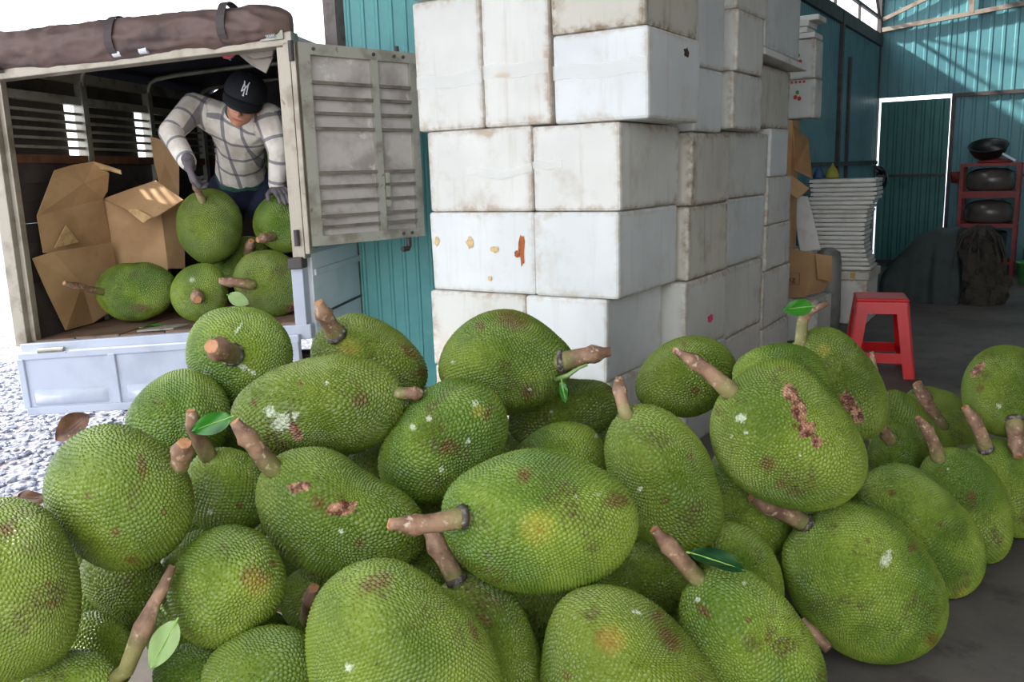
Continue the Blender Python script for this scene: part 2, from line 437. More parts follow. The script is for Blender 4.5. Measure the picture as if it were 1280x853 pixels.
wl_ = ribbed((XL, 3.34), (-2.30, 3.93), 0, 0, (.598, -.801), pitch=.069, rib=.012, h=.008, ztop=lambda x: roofz(XL))  # front length turned outward to catch more front light
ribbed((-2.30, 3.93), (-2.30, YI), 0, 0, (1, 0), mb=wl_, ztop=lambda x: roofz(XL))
struct('wall_left', wl_, M['teal_lit'], 'teal profiled sheet wall beside the truck door')
struct('trim_1', MB().box((XL-0.05, 3.30, 0), (XL+0.03, 3.36, 3.3)), M['jamb'], 'brown steel jamb at the end of the teal wall')
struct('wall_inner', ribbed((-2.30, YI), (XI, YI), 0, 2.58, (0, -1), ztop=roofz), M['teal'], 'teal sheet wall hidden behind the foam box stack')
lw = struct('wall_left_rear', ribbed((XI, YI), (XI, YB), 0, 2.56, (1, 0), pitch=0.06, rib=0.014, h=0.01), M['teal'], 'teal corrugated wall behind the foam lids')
struct('wall_right', ribbed((XR, YB), (XR, YF), 0, 0, (-1, 0), ztop=lambda x: roofz(XR)), M['neutral_grey'], 'unseen grey wall added to darken the right side of the shed')  # unseen wall, added to darken the rear right
struct('wall_front_added', ribbed((3.0, YF), (XR, YF), 0, 0, (0, 1), ztop=roofz), M['neutral_grey'], 'unseen grey wall added to block light at the front right')  # unseen wall, added to hold back light from the front right
# back wall with a door opening
DX0, DX1, DZ = -1.845, -1.10, 1.90
wb = MB()
ribbed((XI, YB), (DX0, YB), 0, 3.3, (0, -1), mb=wb, h=.005, ztop=roofz)
ribbed((DX1, YB), (XR, YB), 0, 3.3, (0, -1), mb=wb, h=.005, ztop=roofz)
ribbed((DX0, YB), (DX1, YB), DZ, 3.3, (0, -1), mb=wb, h=.005, ztop=roofz)
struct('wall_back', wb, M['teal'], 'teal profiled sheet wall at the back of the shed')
# plain metal door standing in the opening with daylight round it
dm = ribbed((DX0+0.018, YB+0.01), (DX1-0.018, YB+0.01), 0.0, DZ-0.042, (0, -1), pitch=0.093)
door = tag(dm.build('door_1', M['teal_dark']), 'dark teal sheet metal door with daylight showing round it', None, None, 'structure')
MB().box((DX0+0.028, YB-0.03, 1.02), (DX1-0.022, YB-0.003, 1.05)).build('door_rail', M['steel_dark'], door)
MB().box((DX0+0.028, YB-0.03, 0.04), (DX1-0.022, YB-0.003, 0.08)).build('door_rail', M['steel_dark'], door)
struct('trim_2', MB().box((DX1-0.006, YB-0.035, 0), (DX1+0.03, YB-0.005, DZ)), M['steel_dark'], 'dark steel door post in the back wall')
struct('trim_3', MB().box((XI-0.03, YB-0.07, 0), (XI+0.016, YB-0.005, roofz(XI)-.02)), M['steel_dark'], 'dark corner post of the shed')
struct('trim_4', MB().box((DX1+0.03, YB-0.04, 1.86), (XR, YB-0.013, 1.90)), M['steel_dark'], 'thin steel rail across the back wall above door height')
struct('trim_5', MB().box((DX1+0.03, YB-0.04, 1.0), (XR, YB-0.013, 1.03)), M['steel_dark'], 'thin steel rail across the back wall at waist height')
# posts and rails of the rear left wall
yp = onX(1049, 150, XI+0.03)[1]
struct('trim_6', MB().box((XI+0.012, yp-0.035, 0), (XI+0.045, yp+0.035, 2.56)), M['steel_dark'], 'dark steel post on the rear left wall')
struct('trim_7', MB().box((XI+0.012, YI, 1.17), (XI+0.05, YB-0.07, 1.21)), M['steel_dark'], 'thin steel rail along the rear left wall')
struct('trim_8', MB().box((XI-0.03, YI, 2.46), (XI+0.04, YB-0.07, 2.58)), M['steel_dark'], 'eave beam on top of the rear left wall')
ypb = onX(1061, 150, XI+0.03)[1]
struct('trim_9', MB().box((XI+0.012, ypb-0.03, 0), (XI+0.035, ypb+0.03, 2.2)), M['steel_dark'], 'narrow steel strip on the rear left wall')

# roof sheets and the open trusses under them
def roof_piece(name, x0, x1, y0, y1, label):
    r = MB(); n = int((y1-y0)/0.25)
    vs = []; fs = []
    k = 0
    ys = []
    y = y0
    while y < y1-1e-6:
        ys += [(y, 0), (min(y1, y+.16), 0), (min(y1, y+.18), .03), (min(y1, y+.23), .03)]
        y += .25
    ys.append((y1, 0))
    for yy, hh in ys:
        for xx in (x0, x1):
            z = roofz(xx)+hh
            vs += [(xx, yy, z), (xx, yy, z+0.006)]
    for i in range(len(ys)-1):
        a = 4*i; b = a+4
        fs += [(a, a+2, b+2, b), (a+1, b+1, b+3, a+3), (a, b, b+1, a+1), (a+2, a+3, b+3, b+2)]
    fs += [(0, 1, 3, 2), (4*(len(ys)-1), 4*(len(ys)-1)+2, 4*(len(ys)-1)+3, 4*(len(ys)-1)+1)]
    r.add(vs, fs)
    return struct(name, r, M['roof_sheet'], label)
roof_piece('roof', XI-0.04, XR, -0.9, YB+0.15, 'profiled metal roof over the shed')
roof_piece('shade_canopy', -5.9, XI-0.04, -0.9, 5.6, 'unseen metal canopy added to keep the sun off the heap')  # out of view, added to stop direct sun reaching the heap
def rod(a, b, s=0.035): return MB().bar(a, b, s, s)
tr = empty('trim_10', (0, 0, 0)); tag(tr, 'welded steel roof truss across the back wall', None, None, 'structure')
yt = YB-0.06
rod((XI+.03, yt, 2.63), (XR, yt, 2.63+.086*(XR-XI)), .045).build('chord', M['steel_tan'], tr)
rod((XI+.03, yt, 2.74), (XI+1.75, yt, 3.42), .04).build('chord', M['steel_tan'], tr)
rod((XI+.03, yt, 3.0), (XR, yt, roofz(XR)-.2), .04).build('chord', M['steel_tan'], tr)
for xx in np.arange(XI+.9, XR, .95):
    rod((xx, yt, 2.63+.086*(xx-XI)), (xx, yt, roofz(xx)-.03), .05).build('strut', M['steel_tan'], tr)
tr = empty('trim_11', (0, 0, 0)); tag(tr, 'dark lattice truss under the eave of the rear left wall', None, None, 'structure')
ze = roofz(XI)-.05
rod((XI, YI, 2.76), (XI, YB-.08, 2.76), .03).build('chord', M['steel_dark'], tr)
rod((XI, YI, ze), (XI, YB-.08, ze), .03).build('chord', M['steel_dark'], tr)
ys = np.linspace(YI+.1, YB-.1, 5)
for i in range(4):
    a, b = (2.76, ze) if i % 2 == 0 else (ze, 2.76)
    rod((XI, ys[i], a), (XI, ys[i+1], b), .025).build('diagonal', M['steel_dark'], tr)
    rod((XI, ys[i], 2.56), (XI, ys[i], 2.76), .025).build('strut', M['steel_dark'], tr)
for xx in np.arange(XI+.5, XR, 1.1):
    b = MB().bar((xx, -.9, roofz(xx)-.03), (xx, YB, roofz(xx)-.03), .05, .05)
    struct('roof_purlin', b, M['steel_dark'], 'steel purlin running under the shed roof')
# ------------------------------------------------------------------ stacked foam boxes
GST = 'foam boxes in the tall stack'
def foam_box(x0, x1, y0, y1, z0, z1, mat, label, group=GST, rz=0.0, tip=0.0, lid=False, bev=0.012):
    cx, cy = (x0+x1)/2, (y0+y1)/2
    dx, dy, dz = (x1-x0)/2, (y1-y0)/2, z1-z0
    root = empty('foam_box', (cx, cy, z0)); root.rotation_euler = (0, tip, rz)
    tag(root, label, 'box', group)
    mb = MB(); tp = 0.985
    hb = dz*0.86
    j = lambda: random.uniform(-.003, .003)
    # body tapers slightly to the foot; the lid sits flush on it
    def block(za, zb, ka, kb):
        mb_ = MB()
        mb_.hexa([(-dx*ka+j(), -dy*ka+j(), za), (dx*ka+j(), -dy*ka+j(), za), (dx*ka+j(), dy*ka+j(), za), (-dx*ka+j(), dy*ka+j(), za),
                  (-dx*kb, -dy*kb, zb), (dx*kb, -dy*kb, zb), (dx*kb, dy*kb, zb), (-dx*kb, dy*kb, zb)])
        return mb_
    if lid:
        block(0, hb, .97, .985).build('body', M[mat], root, bevel=bev)
        block(hb, dz, 1.0, 1.0).build('lid', M[mat], root, bevel=bev)
    else:
        block(0, dz, .99, 1.0).build('body', M[mat], root, bevel=bev)
    return root
G_ = 0.0015
# front column pair, facing the yard
fb = {}
fb['c_l'] = foam_box(-2.20, -1.737, 2.83, 3.36, .417, .733, 'foam', 'foam box level with the jackfruit tops, at the stack corner beside the teal wall')
fb['c_r'] = foam_box(-1.735, -1.385, 2.83, 3.35, .417, .733, 'foam_clean', 'clean white foam box right behind the jackfruit whose stem points at it')
fb['b_l'] = foam_box(-2.19, -1.690, 2.835, 3.38, .735, 1.053, 'foam_clean', 'white foam box with a long rust streak and small tan blots')
fb['b_r'] = foam_box(-1.688, -1.334, 2.825, 3.39, .735, 1.053, 'foam_clean', 'cleanest bright white foam box, next to the one with the rust streak')
fb['a_l'] = foam_box(-2.178, -1.690, 2.83, 3.38, 1.055, 1.371, 'foam', 'foam box with drooping clear tape, above the rust-streaked box')
fb['a_r'] = foam_box(-1.688, -1.330, 2.83, 3.40, 1.055, 1.366, 'foam', 'dirty-edged foam box right of the box with drooping clear tape')
fb['t_l'] = foam_box(-2.222, -1.906, 2.83, 3.30, 1.373, 1.865, 'foam', 'foam box stood on end above the truck door, at the outer edge of the stack', rz=.01)
fb['t_r'] = foam_box(-1.896, -1.604, 2.83, 3.30, 1.373, 1.90, 'foam', 'foam box stood on end with clear tape and an orange smear', rz=-.01)
fb['r1'] = foam_box(-1.587, -1.218, 2.82, 3.325, 1.369, 1.675, 'foam_clean', 'white foam box with clear tape that juts out over the stack corner')
fb['r2'] = foam_box(-1.595, -1.230, 2.82, 3.33, 1.677, 2.0, 'foam_dirty', 'dirty foam box on top of the box that juts out over the corner')
fb['tl2'] = foam_box(-2.31, -1.93, 2.80, 3.3, 1.903, 2.2, 'foam', 'topmost foam box overhanging towards the truck')
for k, (x0, x1) in enumerate(((-2.2, -1.737), (-1.735, -1.385))):
    foam_box(x0, x1, 2.84, 3.35, 0.0, .416, 'foam', 'bottom foam box hidden behind the jackfruit pile', 'hidden bottom foam boxes')
# column behind, along the aisle
foam_box(-1.78, -1.290, 3.44, 3.92, 1.043, 1.341, 'foam_dirty', 'brown-stained foam box facing the aisle with a black smudge on its top edge')
foam_box(-1.78, -1.297, 3.42, 3.915, .733, 1.041, 'foam_dirty', 'brown-stained foam box directly below the one with the black smudge')
pinkb = foam_box(-1.78, -1.289, 3.37, 3.90, .417, .731, 'foam', 'foam box with a spot of pink paint on its aisle side')
foam_box(-1.83, -1.364, 4.05, 4.77, 1.045, 1.363, 'foam', 'foam box between the black-smudged box and the shiny taped end box')
foam_box(-1.83, -1.372, 4.05, 4.76, .711, 1.043, 'foam_clean', 'clean foam box beside the two brown-stained boxes in the aisle')
foam_box(-1.83, -1.354, 4.03, 4.69, .36, .709, 'foam', 'foam box beside the one with the pink spot, streaked brown')
foam_box(-1.80, -1.356, 4.79, 5.14, 1.136, 1.395, 'foam_clean', 'small foam box at the far end of the stack with shiny tape glints')
foam_box(-1.80, -1.362, 4.78, 5.26, .874, 1.134, 'foam', 'far end foam box just under the one with tape glints')
foam_box(-1.80, -1.364, 4.77, 5.27, .622, .872, 'foam', 'far end foam box beside the dented cardboard carton')
foam_box(-1.80, -1.359, 4.72, 5.28, .30, .620, 'foam', 'lowest visible far end foam box behind the jackfruits')
for x0, x1, y0, y1, z in ((-1.78, -1.29, 3.38, 3.9, .415), (-1.83, -1.36, 4.04, 4.69, .358), (-1.8, -1.36, 4.73, 5.28, .298)):
    foam_box(x0, x1, y0, y1, 0, z, 'foam', 'bottom foam box hidden behind the jackfruit pile', 'hidden bottom foam boxes')
# upper tier along the aisle
foam_box(-1.74, -1.285, 3.45, 3.80, 1.603, 1.966, 'foam_clean', 'upper foam box tucked behind the dirty corner box')
foam_box(-1.74, -1.290, 3.45, 3.80, 1.345, 1.601, 'foam_clean', 'foam box tucked behind the jutting corner box with clear tape')
foam_box(-1.74, -1.272, 3.94, 4.33, 1.620, 1.884, 'foam', 'upper foam box of the pair standing proud above the aisle')
foam_box(-1.74, -1.286, 3.93, 4.38, 1.366, 1.618, 'foam', 'lower foam box of the pair standing proud above the aisle')
foam_box(-1.83, -1.368, 4.60, 5.19, 1.397, 1.715, 'foam_dirty', 'stained foam box under the tipped box with the overhanging lid')
tipb = foam_box(-1.80, -1.315, 4.45, 5.20, 1.775, 2.13, 'foam_clean', 'big tipped foam box resting on its overhanging lid', rz=0.03, tip=0.0)
foam_box(-1.80, -1.28, 3.95, 4.40, 1.886, 2.15, 'foam', 'top foam box before the big tipped box')
lid_ = MB().hexa([(-1.83, 4.42, 1.745), (-1.29, 4.42, 1.735), (-1.29, 5.24, 1.718), (-1.83, 5.24, 1.722), (-1.83, 4.42, 1.772), (-1.29, 4.42, 1.77), (-1.29, 5.24, 1.752), (-1.83, 5.24, 1.757)])
tag(lid_.build('foam_cover', M['foam_lid'], bevel=.006), 'foam lid sticking out under the big tipped box', 'lid')
# two printed boxes further back with lids on top, held up by cartons
GP = 'printed foam boxes behind the stack'
pb1 = foam_box(-1.80, -1.42, 6.0, 6.2, 1.495, 1.745, 'foam', 'lower printed foam box with a red fruit mark, behind the stack', GP)
pb2 = foam_box(-1.80, -1.425, 6.0, 6.2, 1.748, 1.995, 'foam', 'upper printed foam box with a red fruit mark, under the loose lids', GP)
for k, (dx, z) in enumerate(((0.0, 1.998), (-.05, 2.035), (-.04, 2.072), (0.02, 2.105))):
    tag(MB().box((-1.80, 5.98, z), (-1.43+dx, 6.2, z+.034)).build('foam_cover', M['foam_lid'], bevel=.006),
        ['foam lid lying directly on the upper printed box', 'second foam lid on the printed boxes', 'third foam lid on the printed boxes', 'top foam lid on the printed boxes'][k], 'lid', 'loose lids on the printed boxes')
# small printed fruit marks: two cherries, a leaf, a dashed line
for b, zc in ((pb2, .13), (pb1, .15)):
    for (dx, dz, r, m) in ((-.012, -.012, .013, 'print_red'), (.014, -.022, .013, 'print_red'), (0.0, .018, .012, 'print_green')):
        d = MB(); d.v = [(0.075+dx+r*math.cos(a), -.1012, zc+dz+r*1.15*math.sin(a)) for a in np.linspace(0, 2*math.pi, 10, endpoint=False)]
        d.f = [tuple(range(10))]
        d.build('printed_mark', M[m], b, fix=False)
for k in range(9):
    x = -.1 + k*.026
    MB().box((x, -.1015, .226), (x+.016, -.1005, .242)).build('printed_mark', M['print_red'], pb1)
# flat marks on the front boxes
def blot(parent, wx, wy, wz, face, sx, sz, mat, name='stain', n=14, seed=0):
    """irregular flat patch lying on a box face; face 'y' = towards the yard, 'x' = towards the aisle"""
    r = random.Random(seed); c = parent.location
    P = []
    for k in range(n):
        a = 2*math.pi*k/n; q = r.uniform(.6, 1.1)
        u, v = sx*q*math.cos(a), sz*q*math.sin(a)
        P.append((wx-c.x+u, wy-c.y, wz-c.z+v) if face == 'y' else (wx-c.x, wy-c.y+u, wz-c.z+v))
    m = MB(); m.slab(P, (0, 1, 0) if face == 'y' else (1, 0, 0), .0012)
    return m.build(name, M[mat], parent)
p = onY(652, 312, 2.834); blot(fb['b_l'], p[0], 2.8345, p[2], 'y', .016, .068, 'rust_mark', seed=1)
p = onY(648, 318, 2.834); blot(fb['b_l'], p[0], 2.8343, p[2], 'y', .022, .016, 'rust_mark', seed=2)
for q, a, b, s in (((587, 303), .022, .026, 3), ((619, 312), .024, .018, 4), ((546, 302), .014, .02, 5), ((612, 348), .01, .012, 6)):
    p = onY(*q, 2.834); blot(fb['b_l'], p[0], 2.8345, p[2], 'y', a, b, 'tan_mark', seed=s)
p = onY(628, 94, 2.83); blot(fb['t_r'], p[0], 2.829, p[2], 'y', .04, .012, 'tan_mark', seed=7)
p = onX(888, 398, -1.289); blot(pinkb, -1.2878, p[1], p[2], 'x', .035, .022, 'pink_paint', 'paint_spot', seed=8)
p = onX(858, 66, -1.218); blot(fb['r1'], -1.2172, p[1], p[2], 'x', .03, .02, 'print_dark', seed=9)
# clear tape strips
def tape(parent, pts, wid, nrm, name='tape', mat='tape'):
    c = np.array(parent.location); m = MB(); n = np.array(nrm, float)
    top = [np.array(p)-c+n*.0015+np.array((0, 0, wid/2)) for p in pts]; bot = [np.array(p)-c+n*.0015-np.array((0, 0, wid/2)) for p in pts]
    k = len(pts); m.v = [tuple(p) for p in top+bot]; m.f = [(i, i+1, k+i+1, k+i) for i in range(k-1)]
    return m.build(name, M[mat], parent, fix=False)
def wavy(x0, x1, y, z, sag, n=14):
    return [(x0+(x1-x0)*t, y-0.012*math.sin(math.pi*t)*(sag > 0), z-sag*math.sin(math.pi*t)+.004*math.sin(9*t)) for t in np.linspace(0, 1, n)]
tape(fb['t_l'], wavy(-2.215, -1.905, 2.829, 1.56, 0), .05, (0, -1, 0))
tape(fb['t_r'], wavy(-1.893, -1.607, 2.829, 1.575, 0), .05, (0, -1, 0))
tape(fb['r1'], wavy(-1.585, -1.222, 2.819, 1.545, 0), .05, (0, -1, 0))
tape(fb['a_l'], wavy(-1.98, -1.69, 2.829, 1.215, .018), .028, (0, -1, 0))
tape(fb['a_r'], wavy(-1.686, -1.56, 2.829, 1.225, 0), .028, (0, -1, 0))
# ------------------------------------------------------------------ things at the back of the shed
def carton_panel(mb, P, n, t=0.005): return mb.slab(P, n, t)
# supporting cartons behind the stack
c = empty('cardboard_box', (-1.66, 6.09, 0)); tag(c, 'tall brown carton standing behind the far end of the foam stack', 'box', 'cardboard cartons at the back')
MB().box((-.14, -.09, .492), (.10, .09, 1.49)).build('body', M['card'], c, bevel=.004)
MB().slab([(.10, -.09, 1.46), (.22, -.14, 1.36), (.22, .0, 1.10), (.10, 0, 1.16)], (.3, -1, .2), .005).build('flap', M['card'], c)
MB().slab([(.09, -.12, 1.14), (.25, -.20, 1.04), (.20, -.30, .98), (.06, -.22, 1.06)], (.1, -.3, 1), .006).build('flap', M['card'], c)
# open carton with a kg print
c = empty('cardboard_box', (-1.56, 5.95, 0)); tag(c, 'open cardboard carton printed kg, between the foam stack and the red stool', 'box', 'cardboard cartons at the back')
bx = onY(985, 375, 5.95); 
def P6(x, y, Y): return onY(x, y, Y) - np.array((-1.56, 5.95, 0))
lo = .30
MB().hexa([(-.16, 0, lo), (.05, 0, lo), (.05, .3, lo), (-.16, .3, lo), (-.16, 0, .49), (.05, 0, .49), (.05, .3, .49), (-.16, .3, .49)]).build('body', M['card'], c)
MB().slab([P6(985, 310, 5.93), P6(1019, 317, 5.93), P6(1007, 372, 5.94), P6(984, 372, 5.94)], (0, 1, 0), .005).build('front_flap', M['card'], c)
MB().slab([P6(1019, 317, 5.93), P6(1022, 349, 5.96), P6(1040, 353, 6.05), P6(1040, 320, 6.05)], (.6, -1, 0), .005).build('side_flap', M['card'], c)
MB().slab([P6(1019, 317, 5.935), P6(1007, 370, 5.935), P6(1030, 364, 6.1), P6(1036, 350, 6.1)], (.6, -1, 0), .005).build('side_panel', M['card'], c)
tx = bpy.data.curves.new('kg_print', 'FONT'); tx.body = 'kg'; tx.size = .055; tx.extrude = .0005
to = bpy.data.objects.new('kg_print', tx); col.objects.link(to)
me = bpy.data.meshes.new_from_object(to.evaluated_get(bpy.context.evaluated_depsgraph_get()))
bpy.data.objects.remove(to, do_unlink=True)
me.materials.clear(); me.materials.append(M['print_dark'])
to = link('kg_print', me, c); q = P6(985, 352, 5.925); to.location = (q[0], q[1]-.003, q[2]); to.rotation_euler = (math.radians(90), 0, 0)
fr = MB(); a = P6(984, 341, 5.925); b = P6(999, 356, 5.925)
for (x0, z0, x1, z1) in ((a[0], a[2], b[0], a[2]), (a[0], b[2], b[0], b[2]), (b[0], a[2], b[0], b[2])):
    fr.bar((x0, a[1]-.002, z0), (x1+.0001, a[1]-.002, z1), .001, .004, up=(0, 1, 0.01))
fr.build('print_frame', M['print_dark'], c)
# foam boxes the cartons and lids stand on
foam_box(-1.72, -1.34, 5.95, 6.35, 0, .298, 'foam', 'foam box standing on the floor under the open kg carton', 'foam boxes on the floor at the back')
fbx = foam_box(-1.62, -1.185, 6.79, 7.25, 0, .335, 'foam', 'foam box on the floor under the pile of lids, amber tape on its lid', 'foam boxes on the floor at the back')
MB().box((-.235, -.24, .336), (.232, .24, .398)).build('lid', M['foam_dirty'], fbx, bevel=.008)
MB().box((-.06, -.2425, .350), (-.02, -.2395, .392)).build('tape', M['tape_amber'], fbx)
MB().box((.10, -.2425, .350), (.13, -.2395, .392)).build('tape', M['tape_amber'], fbx)
# leaning lid and grey bag
ln = MB().slab([onY(988, 244, 6.50), onY(1010, 246, 6.50), onY(1026, 312, 6.40), onY(1000, 316, 6.40)], (.35, -1, .2), .035)
tag(ln.build('foam_cover', M['foam_lid'], bevel=.006), 'foam lid leaning upright against the pile of lids', 'lid')
foam_box(-1.80, -1.50, 6.42, 6.62, 0, .60, 'foam_lid', 'narrow white foam block stood on end behind the leaning lid', 'foam boxes on the floor at the back')
gb = MB(); pr = [(0, .0), (.085, .0), (.09, .1), (.085, .3), (.09, .50), (.08, .57), (.03, .60), (0, .60)]
gb.lathe(pr, 4, (0, 0, 0))
gb.v = [(x*(1+.08*math.sin(7*z+3*math.atan2(y, x))), y*(1+.1*math.cos(9*z+2*math.atan2(y, x))), z) for x, y, z in gb.v]
g = gb.build('plastic_sack', worn('grey_plastic', srgb(150, 148, 142), srgb(120, 118, 114), 9, rough=.35), smooth=True); g.location = (-1.405, 6.52, 0)
tag(g, 'grey plastic sack between the open kg carton and the pile of lids', 'sack')
# pile of foam lids, each one its own
zl = .40; nl = 21
base = MB(); base.box((-.235, -.17, .006), (.235, .17, .030)); base.box((-.215, -.155, 0), (.215, .155, .0065))
bm_ = base.build('foam_cover', M['foam_lid'], bevel=.004); tag(bm_, 'foam lid in the tall pile of stacked lids', 'lid', 'foam lids in the tall pile')
for k in range(nl):
    o = bm_ if k == 0 else bm_.copy()
    if k: col.objects.link(o)
    u = k/(nl-1)
    sway = -.05*math.sin(math.pi*min(1, u*1.25)) + (.02 if u > .75 else 0)
    o.location = (-1.425+sway+random.uniform(-.006, .006), 7.02+random.uniform(-.008, .008), zl+k*.0325)
    o.rotation_euler = (0, 0, random.uniform(-.03, .03)+.05)
    if k == 0: pass
    elif k == nl-1: o['label'] = 'topmost foam lid of the tall pile, under the two small bags'
bm_['label'] = 'lowest foam lid of the tall pile, on the taped foam box'
# bags and a steel basin resting on the lids
ztop = zl+nl*.0325-.002
for nm, m, x, y, s, lab in (('plastic_bag', 'yellow_bag', -1.52, 7.05, .05, 'small yellow-green bag lying on the pile of lids'),
                            ('plastic_bag', 'blue_bag', -1.62, 7.05, .045, 'small blue bag lying on the pile of lids')):
    b = MB(); b.lathe([(0, 0), (s, .004), (s*1.05, s*.5), (s*.75, s*1.3), (s*.25, s*2.0), (s*.08, s*2.4), (0, s*2.42)], 10)
    o = b.build(nm, M[m], smooth=True); o.location = (x, y, ztop); tag(o, lab, 'bag', 'bags on the pile of lids')
hb = MB(); hb.lathe([(0, -.09), (.06, -.088), (.10, -.05), (.112, 0), (.118, .002), (.118, -.003), (.105, -.055), (.064, -.096), (0, -.098)], 28)
hb.v = [tuple(1.3*c for c in p) for p in hb.v]
o = hb.build('steel_basin', M['steel_bowl'], smooth=True)
q = onY(1093, 224, YB-.14); o.location = (q[0], YB-.115, q[2]); o.rotation_euler = (math.radians(86), 0, math.radians(32))
tag(o, 'steel basin hung on the corner post beside the back door', 'basin')

# red plastic stool
st = empty('plastic_stool', (-.845, 5.28, 0), math.radians(14)); tag(st, 'red plastic stool with open sides standing on the concrete', 'stool')
ht, hb_, ZT = .135, .185, .445
def sp_(z): return hb_ + (ht-hb_)*z/ZT
tb = MB(); tb.box((-ht-.004, -ht-.004, ZT-.022), (ht+.004, ht+.004, ZT)); tb.build('seat', M['red_plastic'], st, bevel=.01)
for sx in (-1, 1):
    for sy in (-1, 1):
        lg = MB()
        for ax in (0, 1):
            def c4(z, w):
                r = sp_(z); i = r-w; t_ = .012
                if ax == 0: return [(sx*i, sy*r, z), (sx*r, sy*r, z), (sx*r, sy*(r-t_), z), (sx*i, sy*(r-t_), z)]
                return [(sx*r, sy*i, z), (sx*r, sy*r, z), (sx*(r-t_), sy*r, z), (sx*(r-t_), sy*i, z)]
            lg.hexa(c4(0, .062)+c4(ZT-.02, .070))
        lg.build('leg', M['red_plastic'], st)
for a in range(4):
    R_ = Matrix.Rotation(a*math.pi/2, 3, 'Z')
    for nm, za, zb in (('apron', ZT-.085, ZT-.015), ('crossbar', .085, .14)):
        ra, rb = sp_(za), sp_(zb)
        m = MB().hexa([R_ @ Vector(p) for p in ((-ra+.03, -ra+.002, za), (ra-.03, -ra+.002, za), (ra-.03, -ra+.012, za), (-ra+.03, -ra+.012, za), (-rb+.03, -rb+.002, zb), (rb-.03, -rb+.002, zb), (rb-.03, -rb+.012, zb), (-rb+.03, -rb+.012, zb))])
        m.build(nm, M['red_plastic'], st)

# covered heap with a dark cloth
hp = MB(); nu, nv = 44, 22
def heap(u, v):
    # u along, v over the hump
    a = math.pi*v
    prof = .18+.44*math.sin(min(1, u*1.35+.08)*math.pi/2)
    x = -1.30+u*.62; hgt = prof*(1 if u < .93 else 1-.5*(u-.93)/.07)
    fold = .028*mnoise.noise((u*5, v*2.2, 3.1))+.012*mnoise.noise((u*14, v*3, 7.7))
    y = 8.35-(.33+fold)*math.copysign(abs(math.cos(a))**.45, math.cos(a))
    return (x, y, max(0, hgt*(math.sin(a)**.55)+.02*mnoise.noise((u*6, v*6, 1.3))*math.sin(a)))
for i in range(nu+1):
    for j in range(nv+1): hp.v.append(heap(i/nu, j/nv))
for i in range(nu):
    for j in range(nv):
        a = i*(nv+1)+j; hp.f.append((a, a+1, a+nv+2, a+nv+1))
hp.f.append(tuple(range(nv+1))); hp.f.append(tuple(nu*(nv+1)+j for j in range(nv, -1, -1)))
tag(hp.build('covered_heap', M['dark_cover'], smooth=True), 'heap under a dark green-black cloth in front of the back door', 'cover')
# bundle of dark netting hanging at its end
nb = MB(); nu, nv = 20, 26
for i in range(nv+1):
    z = .66*(1-i/nv)
    for k in range(nu):
        a = 2*math.pi*k/nu
        r = (.10+.06*(1-z/.66)+.03*math.sin(3*a+z*9)+.018*math.sin(7*a-z*23)+.012*math.sin(13*a+z*41))*(min(1, (0.68-z)/.10)**.5)
        nb.v.append((-.535+1.05*r*math.cos(a)+.03*math.sin(z*9), 8.15+.8*r*math.sin(a), z))
for i in range(nv):
    for k in range(nu):
        nb.f.append((i*nu+k, i*nu+(k+1) % nu, (i+1)*nu+(k+1) % nu, (i+1)*nu+k))
nb.f.append(tuple(range(nu))); nb.f.append(tuple(nv*nu+k for k in range(nu-1, -1, -1)))
nbo = nb.build('net_bundle', M['dark_net'], smooth=False); tag(nbo, 'frayed bundle of dark netting against the covered heap', 'net')
for k in range(16):
    a = random.uniform(0, 6.28); r0 = random.uniform(.03, .12)
    p = np.array((-.56+r0*math.cos(a), 8.15+r0*math.sin(a)-.03, .62))
    pts = [p, p+np.array((.08*math.cos(a), -.06, -.06)), p+np.array((.13*math.cos(a), -.1, -.2)), p+np.array((.14*math.cos(a), -.12, -.34+random.uniform(-.1, .1)))]
    MB().tube(pts, [.008, .008, .006, .003], 5).build('strand', M['dark_net'], nbo)

# red metal rack with pots
rk = empty('metal_rack', (-.65, 10.35, 0)); tag(rk, 'tall red steel rack against the back wall holding two pots', 'rack')
for sx in (-1, 1):
    for sy in (-1, 1):
        MB().box((sx*.255-.018, sy*.2-.018, 0), (sx*.255+.018, sy*.2+.018, 1.15)).build('post', M['red_metal'], rk)
for z, h in ((1.12, .03), (.80, .07), (.50, .04), (.12, .03)):
    for sy in (-1, 1):
        MB().box((-.255, sy*.2-.014, z), (.255, sy*.2+.014, z+h)).build('rail', M['red_metal'], rk)
    for sx in (-1, 1):
        MB().box((sx*.255-.014, -.2, z), (sx*.255+.014, .2, z+h)).build('rail', M['red_metal'], rk)
    MB().box((-.25, -.2, z+h-.012), (.25, .2, z+h-.002)).build('shelf', M['red_metal'], rk)
for z, lab in ((.868, 'big dull cooking pot on the upper rack shelf'), (.538, 'big dull cooking pot on the lower rack shelf')):
    p = MB(); p.lathe([(0, 0), (.19, 0), (.222, .03), (.228, .12), (.21, .19), (.14, .225), (0, .235)], 32)
    o = p.build('cooking_pot', M['grey_glass'], smooth=True); o.location = (-.65, 10.35, z); o.scale = (1, .84, 1)
    tag(o, lab, 'pot')
o = MB().lathe([(0, 0), (.13, 0), (.15, .05), (.16, .28), (.15, .30), (0, .30)], 24).build('dark_drum', M['black'], smooth=True); o.location = (-.62, 10.35, .15)
tag(o, 'dark drum on the bottom shelf of the red rack', 'drum')
o = MB().lathe([(0, 0), (.13, .003), (.165, .05), (.18, .11), (.19, .113), (.185, .118), (.172, .112), (.155, .055), (.125, .012), (0, .008)], 32).build('black_basin', M['black'], smooth=True)
